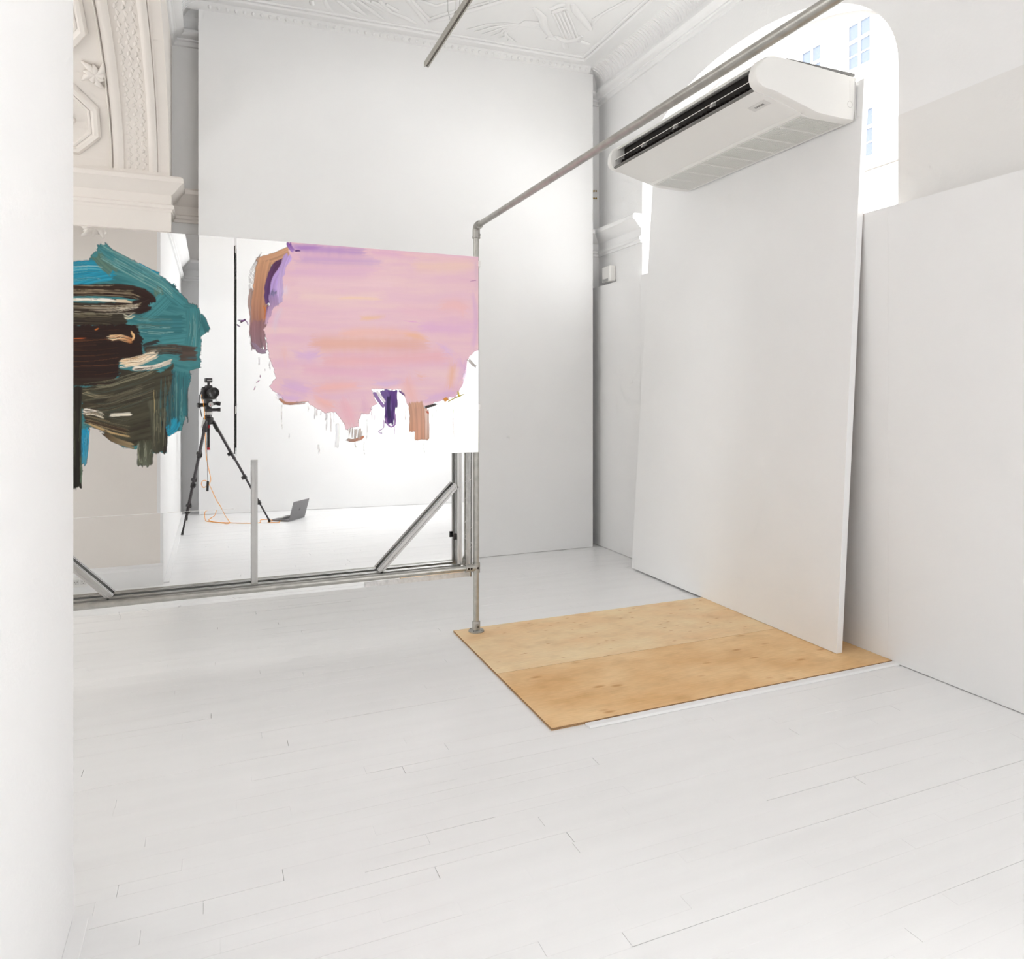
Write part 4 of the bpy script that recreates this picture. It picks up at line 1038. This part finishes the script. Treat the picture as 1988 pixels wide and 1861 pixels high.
wash(((800,495),(950,490),(1150,500)), 26, (240,212,180), .7, 3.6, .3)
wash(((1150,470),(1450,500),(1840,470)), 120, (228,192,208), .7, 3.8)
wash(((350,620),(700,640),(1100,620)), 130, (234,202,208), .7, 4.1)
wash(((950,640),(1050,640),(1160,630)), 40, (240,198,160), .9, 4.3, .2)
wash(((560,690),(590,700)), 30, (236,172,140), .6, 4.5, .3)
wash(((1320,660),(1430,670)), 16, (226,150,214), .9, 4.7, .3)
wash(((1250,560),(1500,600),(1850,560)), 130, (230,190,204), .7, 4.9)
wash(((1560,560),(1700,540),(1800,600)), 120, (234,186,184), .7, 5.1)
wash(((1735,535),(1740,555)), 26, (240,170,136), .7, 5.3, .2)
wash(((1755,615),(1765,640)), 26, (240,172,140), .6, 5.4, .2)
wash(((600,830),(1000,830),(1500,840)), 150, (232,178,160), .9, 5.6, .15)
wash(((820,760),(1100,740),(1400,760)), 90, (234,190,176), .8, 5.8)
wash(((1300,770),(1400,770),(1480,800)), 60, (238,186,148), .8, 6.1)
wash(((1400,700),(1650,720),(1850,720)), 120, (226,178,216), .7, 6.3)
wash(((1560,830),(1610,860),(1680,920)), 70, (216,184,226), .7, 6.5)
wash(((500,900),(600,920),(720,890)), 110, (220,180,224), .8, 6.7)
wash(((420,850),(430,900),(440,980)), 60, (232,190,186), .7, 6.9)
wash(((700,960),(1100,950),(1650,920)), 130, (230,178,184), .8, 7.1)
wash(((550,1020),(900,1040),(1200,1040)), 120, (226,178,200), .8, 7.3)
wash(((400,1120),(500,1150),(620,1180)), 150, (220,180,220), .9, 7.5, .1)
wash(((380,1190),(440,1230),(560,1240)), 70, (218,178,222), .9, 7.7, .1)
wash(((640,1170),(800,1150),(980,1140)), 100, (236,184,176), .8, 7.9)
wash(((650,1220),(720,1270),(800,1300)), 100, (236,182,172), .9, 8.1, .1)
wash(((850,1230),(900,1340),(930,1440)), 130, (230,178,190), .9, 8.3, .1)
wash(((1000,1220),(1030,1300),(1000,1350)), 90, (226,178,206), .8, 8.5)
wash(((1330,1060),(1360,1180),(1400,1280)), 120, (232,184,180), .9, 8.7, .1)
wash(((1390,1060),(1440,1080),(1470,1080)), 70, (236,176,146), .8, 8.9)
wash(((1690,950),(1670,1050),(1650,1180)), 70, (236,182,150), .8, 9.1)
wash(((1740,930),(1760,1020),(1740,1120)), 80, (220,178,220), .9, 9.3)
wash(((1440,1250),(1550,1230),(1700,1190)), 70, (220,180,224), .9, 9.5, .15)
wash(((1830,440),(1850,650),(1830,860)), 50, (222,180,216), .8, 9.7)
wash(((1848,190),(1850,300),(1850,430)), 40, (220,190,204), .8, 9.9)
wash(((1080,1120),(1180,1130),(1290,1110)), 60, (216,188,222), .9, 10.2, .15)
wash(((420,540),(370,640),(350,740)), 60, (222,204,218), .7, 10.5)
wash(((450,360),(440,420),(420,480)), 60, (226,216,232), .7, 10.7, .4)
# details over the body
c.stroke(S((460,78),(470,110),(500,150)), 36/3.823, (118,66,150), (170,130,196), seed=1.15, dry=.25, rag=6)
c.stroke(S((500,140),(545,140)), 14/3.823, (84,40,110), seed=1.6, dry=.2, rag=4)
c.stroke(S((390,1235),(450,1272),(590,1266)), 22/3.823, (186,130,100), (206,160,140), seed=2.2, dry=.3, rag=6)
c.stroke(S((1225,1170),(1215,1300),(1205,1425)), 100/3.823, (92,56,136), (80,44,120), w1=74/3.823, seed=3.3, dry=.05, rag=5)
c.stroke(S((1160,1170),(1190,1240),(1205,1330)), 60/3.823, (110,84,150), seed=3.5, dry=.25, rag=5)
c.stroke(S((1090,1185),(1130,1250),(1168,1300)), 26/3.823, (150,118,178), seed=3.6, dry=.2, rag=5)
c.stroke(S((1110,1180),(1150,1230),(1175,1262)), 20/3.823, (238,232,238), seed=3.65, dry=.2, rag=5)
c.stroke(S((1205,1210),(1200,1300),(1212,1400)), 30/3.823, (48,26,84), seed=3.8, dry=.2)
c.stroke(S((1245,1330),(1250,1420),(1220,1445),(1190,1420),(1180,1380)), 12/3.823, (170,130,190), seed=3.9, dry=.1, rag=3)
c.stroke(S((1165,1390),(1165,1450),(1130,1480),(1155,1500)), 7/3.823, (190,160,206), seed=4.0, rag=3, op=.8)
c.stroke(S((1275,1175),(1300,1195),(1320,1210)), 14/3.823, (120,84,140), seed=4.1, dry=.2, rag=4)
c.stroke(S((1250,1180),(1262,1260),(1262,1300)), 14/3.823, (96,60,130), seed=4.2, dry=.2, rag=4)
c.stroke(S((1400,1260),(1412,1350),(1412,1482)), 124/3.823, (212,164,140), (200,148,122), seed=5.2, dry=.02, rag=4)
c.stroke(S((1440,1300),(1445,1420),(1446,1545)), 108/3.823, (208,160,138), (204,152,126), seed=5.3, dry=.1, rag=5)
c.stroke(S((1485,1310),(1488,1420),(1488,1540)), 34/3.823, (226,200,190), (206,170,150), seed=5.4, dry=.5, rag=6)
c.stroke(S((885,1545),(950,1545),(1010,1525)), 24/3.823, (160,146,136), (196,120,86), seed=6.2, dry=.25, rag=10)
c.stroke(S((960,1450),(955,1500),(950,1545)), 130/3.823, (196,186,178), (170,150,140), seed=6.4, dry=.66, op=.7)
c.stroke(S((1470,1300),(1520,1290),(1560,1275)), 20/3.823, (70,62,60), seed=7.2, dry=.3, rag=5)
c.stroke(S((1480,1330),(1500,1345)), 14/3.823, (196,90,60), seed=7.3, dry=.3, rag=3)
c.stroke(S((1610,1250),(1640,1235)), 30/3.823, (226,150,60), seed=7.4, dry=.3, rag=4)
c.stroke(S((1640,1260),(1700,1230),(1760,1205)), 10/3.823, (190,180,120), seed=7.5, dry=.4, rag=6)
c.stroke(S((1715,1180),(1725,1220)), 14/3.823, (200,180,60), seed=7.6, dry=.3, rag=4)
c.stroke(S((1790,940),(1830,985),(1856,1000)), 24/3.823, (176,170,166), seed=7.8, dry=.55, rag=8)
c.stroke(S((105,670),(135,652)), 14/3.823, (70,24,70), seed=8.1, dry=.2, rag=5)
c.stroke(S((76,688),(95,702)), 8/3.823, (110,60,130), seed=8.2, dry=.2, rag=4)
c.stroke(S((82,655),(140,660),(160,690)), 6/3.823, (130,80,150), seed=8.3, dry=.4, rag=4, op=.8)
for a, b in (((283,1015),(284,1030)), ((250,1060),(252,1085)), ((218,1120),(245,1100)), ((203,1170),(212,1150)), ((1810,365),(1850,360))): c.stroke(S(a, b), 7/3.823, (176,120,160), seed=a[0]*.1, rag=3, op=.8)
for i in range(5): c.stroke(S((230+i*8,190-i*12),(170+i*9,300),(160+i*5,420+i*20)), 3/3.823+.3, (150,140,140), seed=i*.7, dry=.4, rag=5, op=.5)
c.build('paint', PM, pb_, YP-.0016)
MB().box((PRX0, YP, PRZ0), (PRX1, YP+.004, PTOP)).build('mirror_plate', 'mirror', pb_)
for z in (2.2, 1.36): MB().box((PRX0+.005, YP+.004, z-.02), (PRX0+.03, YP+.094, z+.02)).build('standoff', 'silver', pb_)
tag(pb_, 'mirror panel painted with a large pink and lilac cloud of brushwork beside the pipe post', 'painting')

# ------------------------------------------------------------------ tripod, camera, laptop, cables (seen in the mirror)
FW = Vector((SN, CS, 0)); RT = Vector((CS, -SN, 0)); UP = Vector((0, 0, 1))
HUB = -FW*.16                                     # tripod axis below the camera body
def W(r, f, z): return RT*r + FW*f + UP*z
tp = thing('tripod', (HUB.x, HUB.y, 0))
hub = Vector((HUB.x, HUB.y, 1.165))
feet = [Vector(seen(353, 1040)), Vector(seen(525, 1014)), Vector((-.30, -.60, 0))]
MB().lathe([(.022,-.05),(.045,-.045),(.05,-.01),(.05,.02),(.036,.03),(.034,.05),(.03,.055)], hub, (0,0,1), 24).build('shoulder', 'black', tp, smooth=40)
MB().lathe([(.038,0),(.040,.004),(.040,.026),(.036,.030)], hub+UP*.056, (0,0,1), 24).build('levelling_ring', 'silver', tp, smooth=40)
cc_ = MB().tube([hub-UP*.02, hub-UP*.29], .0135, 16).build('centre_column', 'black_metal', tp, smooth=40)
MB().lathe([(.017,0),(.017,.018),(.012,.024)], hub-UP*.315, (0,0,1), 16).build('column_foot', 'red', cc_, smooth=40)
MB().lathe([(.016,0),(.016,.03)], hub-UP*.085, (0,0,1), 16).build('column_collar', 'red', cc_, smooth=40)
for ft in feet:
    d = ft-hub; d.z = 0; d.normalize(); top = hub+d*.045-UP*.01; L = (ft-top)
    lg = MB().tube([top, top+L*.30], .0155, 14).build('leg', 'carbon', tp, smooth=40)
    MB().tube([top+L*.30, top+L*.55], .0135, 14).build('leg_section', 'carbon', lg, smooth=40)
    MB().tube([top+L*.55, top+L*.80], .0115, 14).build('leg_section', 'carbon', lg, smooth=40)
    MB().tube([top+L*.80, top+L*.97], .009, 14).build('leg_section', 'black_metal', lg, smooth=40)
    t_ = L.normalized(); sd = t_.cross(UP).normalized(); ou = sd.cross(t_)
    for q in (.30, .55, .80):
        p = top+L*q; m3 = Matrix((sd, ou, t_)).transposed()
        MB().tube([p-t_*.022, p+t_*.022], .0195, 12).obox(p-ou*.026+t_*.0, (.010, .012, .018), m3).obox(p+sd*.026, (.008, .006, .016), m3).build('leg_clamp', 'black', lg, bevel=.002)
    MB().obox(top+L*.06-ou*.006, (.021, .018, .045), Matrix((sd, ou, t_)).transposed()).build('leg_hinge', 'black', lg, bevel=.005)
    e = ft-t_*.012; e.z = max(e.z, .0)
    MB().tube([top+L*.965, top+L*.992], [.0115, .0135], 14).build('rubber_foot', 'black', lg, smooth=40)
w0 = hub + (feet[0]-hub)*.03
MB().obox(hub+Vector((-.05,.05,-.035)), (.012,.006,.045), Matrix.Rotation(.25, 3, 'Y')).build('release_lever', 'silver', tp, bevel=.003)
# geared head with three handles
hz = hub.z+.087
hd = MB().lathe([(.036,0),(.038,.006),(.038,.028),(.030,.036)], (HUB.x, HUB.y, hz), (0,0,1), 20).build('pan_head', 'black', tp, smooth=40)
def hb(r, f, z, h, name, m='black', par=None): return MB().obox(HUB+W(r, f, 0)+UP*z, h, Matrix((RT, FW, UP)).transposed()).build(name, m, par or hd, bevel=.006)
hb(-.005, 0, hz+.055, (.028, .030, .034), 'head_block')
hb(0, 0, hz+.106, (.032, .036, .020), 'tilt_block')
def knob(p0, p1, r, name, m='black'): return MB().tube([HUB+W(*p0[:2],0)+UP*p0[2], HUB+W(*p1[:2],0)+UP*p1[2]], r, 18).build(name, m, hd, smooth=40)
knob((-.02,.02,hz+.018), (.075,.06,hz+.020), .0165, 'pan_handle'); knob((.07,.058,hz+.02), (.098,.07,hz+.02), .021, 'pan_grip')
knob((-.02,.02,hz+.082), (.07,.06,hz+.086), .0165, 'tilt_handle'); knob((.065,.058,hz+.086), (.098,.072,hz+.080), .021, 'tilt_grip')
knob((-.02,.0,hz+.070), (-.085,-.01,hz+.068), .020, 'roll_handle'); knob((-.08,-.01,hz+.068), (-.11,-.012,hz+.066), .024, 'roll_grip')
kb = knob((.0,.03,hz+.075), (.0,.062,hz+.075), .024, 'front_knob'); MB().lathe([(.024,0),(.026,.001),(.026,.005),(.024,.006)], HUB+W(0,.058,0)+UP*(hz+.075), FW, 20).build('knob_ring', 'silver', hd)
MB().lathe([(.005,0),(.005,.002)], HUB+W(-.006,.0625,0)+UP*(hz+.068), FW, 10).build('red_dot', 'red', hd)
tag(tp, 'black three-legged camera tripod with a geared head, seen in the mirror', 'tripod')

cz0 = hz+.127
cmr = thing('photo_camera', (HUB.x, HUB.y, cz0))
def cb(r, f, z, h, name, m='black', bev=.01, par=None): return MB().obox(HUB+W(r, f, 0)+UP*z, h, Matrix((RT, FW, UP)).transposed()).build(name, m, par or cmr, bevel=bev)
CZ = CAMH
hb_ = (CZ+.048-cz0)/2
cb(0, 0, cz0+hb_, (.070, .034, hb_), 'body', bev=.014)
cb(.055, .022, CZ-.012, (.018, .026, .052), 'grip', bev=.014)
MB().prism([(-.038,0),(-.026,.032),(.026,.032),(.038,0)], RT, UP, FW, HUB+W(0,-.03,0)+UP*(CZ+.046), .065).build('prism_hump', 'black', cmr, bevel=.006)
cb(-.052, 0, CZ+.052, (.014, .014, .006), 'mode_dial', bev=.003)
ln = MB().lathe([(.034,.028),(.036,.035),(.036,.062),(.044,.068),(.046,.10),(.050,.108),(.0545,.128),(.0545,.146),(.051,.146),(.049,.140),(.030,.132)], HUB+UP*CZ, FW, 32, False).build('lens', 'black', cmr, smooth=35)
MB().lathe([(.030,0),(.024,.0055),(.012,.0085),(.001,.0095)], HUB+UP*CZ+FW*.1325, FW, 28).build('front_element', 'lens', ln, smooth=60)
tg = cb(0, 0, CZ+.098, (.009, .012, .022), 'trigger_foot', bev=.002)
cb(0, .0, CZ+.130, (.034, .024, .023), 'flash_trigger', bev=.006)
cb(0, .0245, CZ+.130, (.022, .001, .004), 'trigger_label', 'silver', bev=0)
tag(cmr, 'black digital camera with large wide lens on the tripod head, seen in the mirror', 'camera')
MB().tube([HUB+W(-.070,0,CZ+.02), HUB+W(-.092,0,CZ-.03), HUB+W(-.098,.005,CZ-.11), HUB+W(-.088,.01,CZ-.18), HUB+W(-.072,.012,CZ-.25)], .005, 8).build('strap', 'black', cmr, smooth=60)
MB().tube([HUB+W(.03,.12,CZ-.05), HUB+W(.034,.11,CZ-.09), HUB+W(.022,.10,CZ-.13)], .0028, 8).build('lens_cap_cord', 'black', cmr, smooth=60)

# hanging remote release with its cable
rm = thing('cable_release', (HUB.x, HUB.y, .62))
hp = [HUB+W(-.070,.01,CZ-.02)] + [onY(u_, v_, 2*YP+.05) for u_, v_ in ((400,790), (401,850), (402.5,900), (403,934))]
hp = [hp[0]] + [Vector((q[0], -.05, q[2])) for q in hp[1:]]
MB().tube(hp, .0022, 8).build('cord', 'black', rm, smooth=60)
MB().obox(hp[-1]-UP*.05, (.012,.009,.052), Matrix.Rotation(.05, 3, 'Y')).build('grip', 'black', rm, bevel=.005)
tag(rm, 'black remote release hanging on its cord from the camera', 'remote')

# laptop
LQ = [Vector(seen(*p)) for p in ((528.4,1008.6),(561.2,1012.5),(591.4,1004),(558,1000))]
lc = sum(LQ, Vector())/4
hx = ((LQ[2]-LQ[1])+(LQ[3]-LQ[0])).normalized(); hx.z = 0; hx.normalize(); hy = UP.cross(hx)   # hinge axis, towards hinge
if hy.dot(LQ[0]-LQ[1]) > 0: hy = -hy
lw_, ld_ = .312, .225
hinge = (LQ[1]+LQ[2])/2
cb0 = hinge - hy*ld_/2
lp = thing('laptop', (cb0.x, cb0.y, 0))
LM = Matrix((hx, hy, UP)).transposed()
MB().obox(cb0+UP*.0088, (lw_/2, ld_/2, .008), LM).build('base', 'lap', lp, bevel=.003)
for i in range(5):
    for j in range(12):
        if i == 0 and 3 <= j <= 8:
            if j == 5: MB().obox(cb0+UP*.0172-hy*(-.005+.055-.0)+hx*(0), (.05,.0065,.0006), LM).build('key', 'keys', lp)
            continue
        MB().obox(cb0+UP*.0172+hy*(-.05+.005+i*.019)+hx*((j-5.5)*.0225), (.0095,.0078,.0006), LM).build('key', 'keys', lp)
MB().obox(cb0+UP*.0171-hy*.082, (.045,.025,.0004), LM).build('trackpad', 'silver', lp)
ta = R(16)
lu = (UP*cos(ta)+hy*sin(ta)).normalized(); ln2 = hx.cross(lu)
if ln2.dot(hy) < 0: ln2 = -ln2
LM2 = Matrix((hx, lu, ln2)).transposed(); lcn = hinge+UP*.017+lu*.108
lid = MB().obox(lcn, (lw_/2, .107, .0032), LM2).build('lid', 'lap', lp, bevel=.002)
MB().obox(lcn-ln2*.0036, (lw_/2-.008, .098, .0004), LM2).build('screen', 'screen', lid)
# bitten fruit mark on the lid
pts = []
for k in range(40):
    a = 2*pi*k/40; r_ = .0165*(1+.05*cos(2*a)) - .0025*max(0, cos((a-pi/2)*3))*(abs(a-pi/2) < .35) - .002*(abs(a-3*pi/2) < .25)
    x_, y_ = r_*cos(a), r_*sin(a)
    q = math.hypot(x_-.021, y_-.003)
    if q < .0105: x_ = .021-math.sqrt(max(0, .0105**2-(y_-.003)**2))
    pts.append((x_, y_))
mk = MB().prism(pts, -hx, lu, ln2, lcn+ln2*.0031, .0007)
mk.prism([(.001,.018),(.003,.024),(.009,.027),(.008,.021)], -hx, lu, ln2, lcn+ln2*.0031, .0007)
mk.build('lid_mark', 'lap_dark', lid)
tag(lp, 'open grey laptop standing on the white floor near the tripod, seen in the mirror', 'laptop')

# orange tether cable
def fl_(u, v, z=.0035): return Vector(seen(u, v, z))
def air(u, v, y, ym=YP): p = onY(u, v, 2*ym-y); return Vector((p[0], y, p[2]))
cps = [HUB+W(-.071,-.005,CZ-.02), air(396, 790, -.10), air(398, 830, -.10), air(400, 880, -.08), air(404, 905, -.06), air(409, 930, -.05), air(405, 939, -.05), air(396, 946, -.06), air(391, 940, -.07), air(394, 933, -.07), air(402, 934, -.06), air(410, 948, -.06), air(420, 970, -.10), air(430, 986, -.15)]
gl = [fl_(433,992,.07), fl_(437,1000,.04), fl_(445,1012), fl_(443,1016), fl_(425,1014), fl_(405,1012), fl_(399,1010), fl_(398,994,.075), fl_(408,989,.11), fl_(419,988,.10), fl_(417,1000,.05), fl_(405,1009), fl_(418,1013), fl_(440,1014), fl_(465,1015), fl_(490,1015), fl_(505,1014), fl_(506,1009), fl_(518,1008), fl_(530,1010), fl_(520,1013), fl_(540,1014)]
end = cb0+hx*(-lw_/2)*(1 if (cb0-hx*lw_/2).x < (cb0+hx*lw_/2).x else -1)
gl += [LQ[1]+(LQ[0]-LQ[1])*.42+Vector((-.03,.05,.005)), LQ[1]+(LQ[0]-LQ[1])*.40+UP*.009]
def smooth_pts(P, k=6):
    Q = []; E = [P[0]*2-P[1]] + P + [P[-1]*2-P[-2]]
    for i in range(1, len(E)-2):
        a, b, c_, d = E[i-1:i+3]
        for s_ in range(k):
            t = s_/k; Q.append(.5*((2*b)+(c_-a)*t+(2*a-5*b+4*c_-d)*t*t+(3*b-a-3*c_+d)*t**3))
    Q.append(P[-1]); 
    for q in Q: q.z = max(q.z, .0032)
    return Q
tag(MB().tube(smooth_pts(cps+gl), .0034, 8).build('tether_cable', 'orange', smooth=60), 'orange tether cable looping from the camera across the floor to the laptop', 'cable')

# ------------------------------------------------------------------ fill flash on a stand, added outside the picture
fs_ = thing('flash_stand', (FILL_FLASH[0], FILL_FLASH[1], 0))
for k in range(3):
    a = .5+k*2*pi/3; q = Vector((FILL_FLASH[0], FILL_FLASH[1], 0))
    MB().tube([q+UP*.55, q+Vector((.28*cos(a), .28*sin(a), .012))], .009, 10).build('leg', 'black_metal', fs_, smooth=40)
MB().tube([(FILL_FLASH[0], FILL_FLASH[1], .2), (FILL_FLASH[0], FILL_FLASH[1], FILL_FLASH[2]-.12)], .013, 14).build('pole', 'black_metal', fs_, smooth=40)
MB().lathe([(.045,-.14),(.06,-.12),(.06,.02),(.075,.03),(.215,.125),(.22,.13),(.205,.125),(.07,.035)], FILL_FLASH, FAIM, 28, False).build('flash_head', 'black', fs_, smooth=40)
tag(fs_, 'black studio flash on a tall stand turned towards the rear display wall', 'flash')
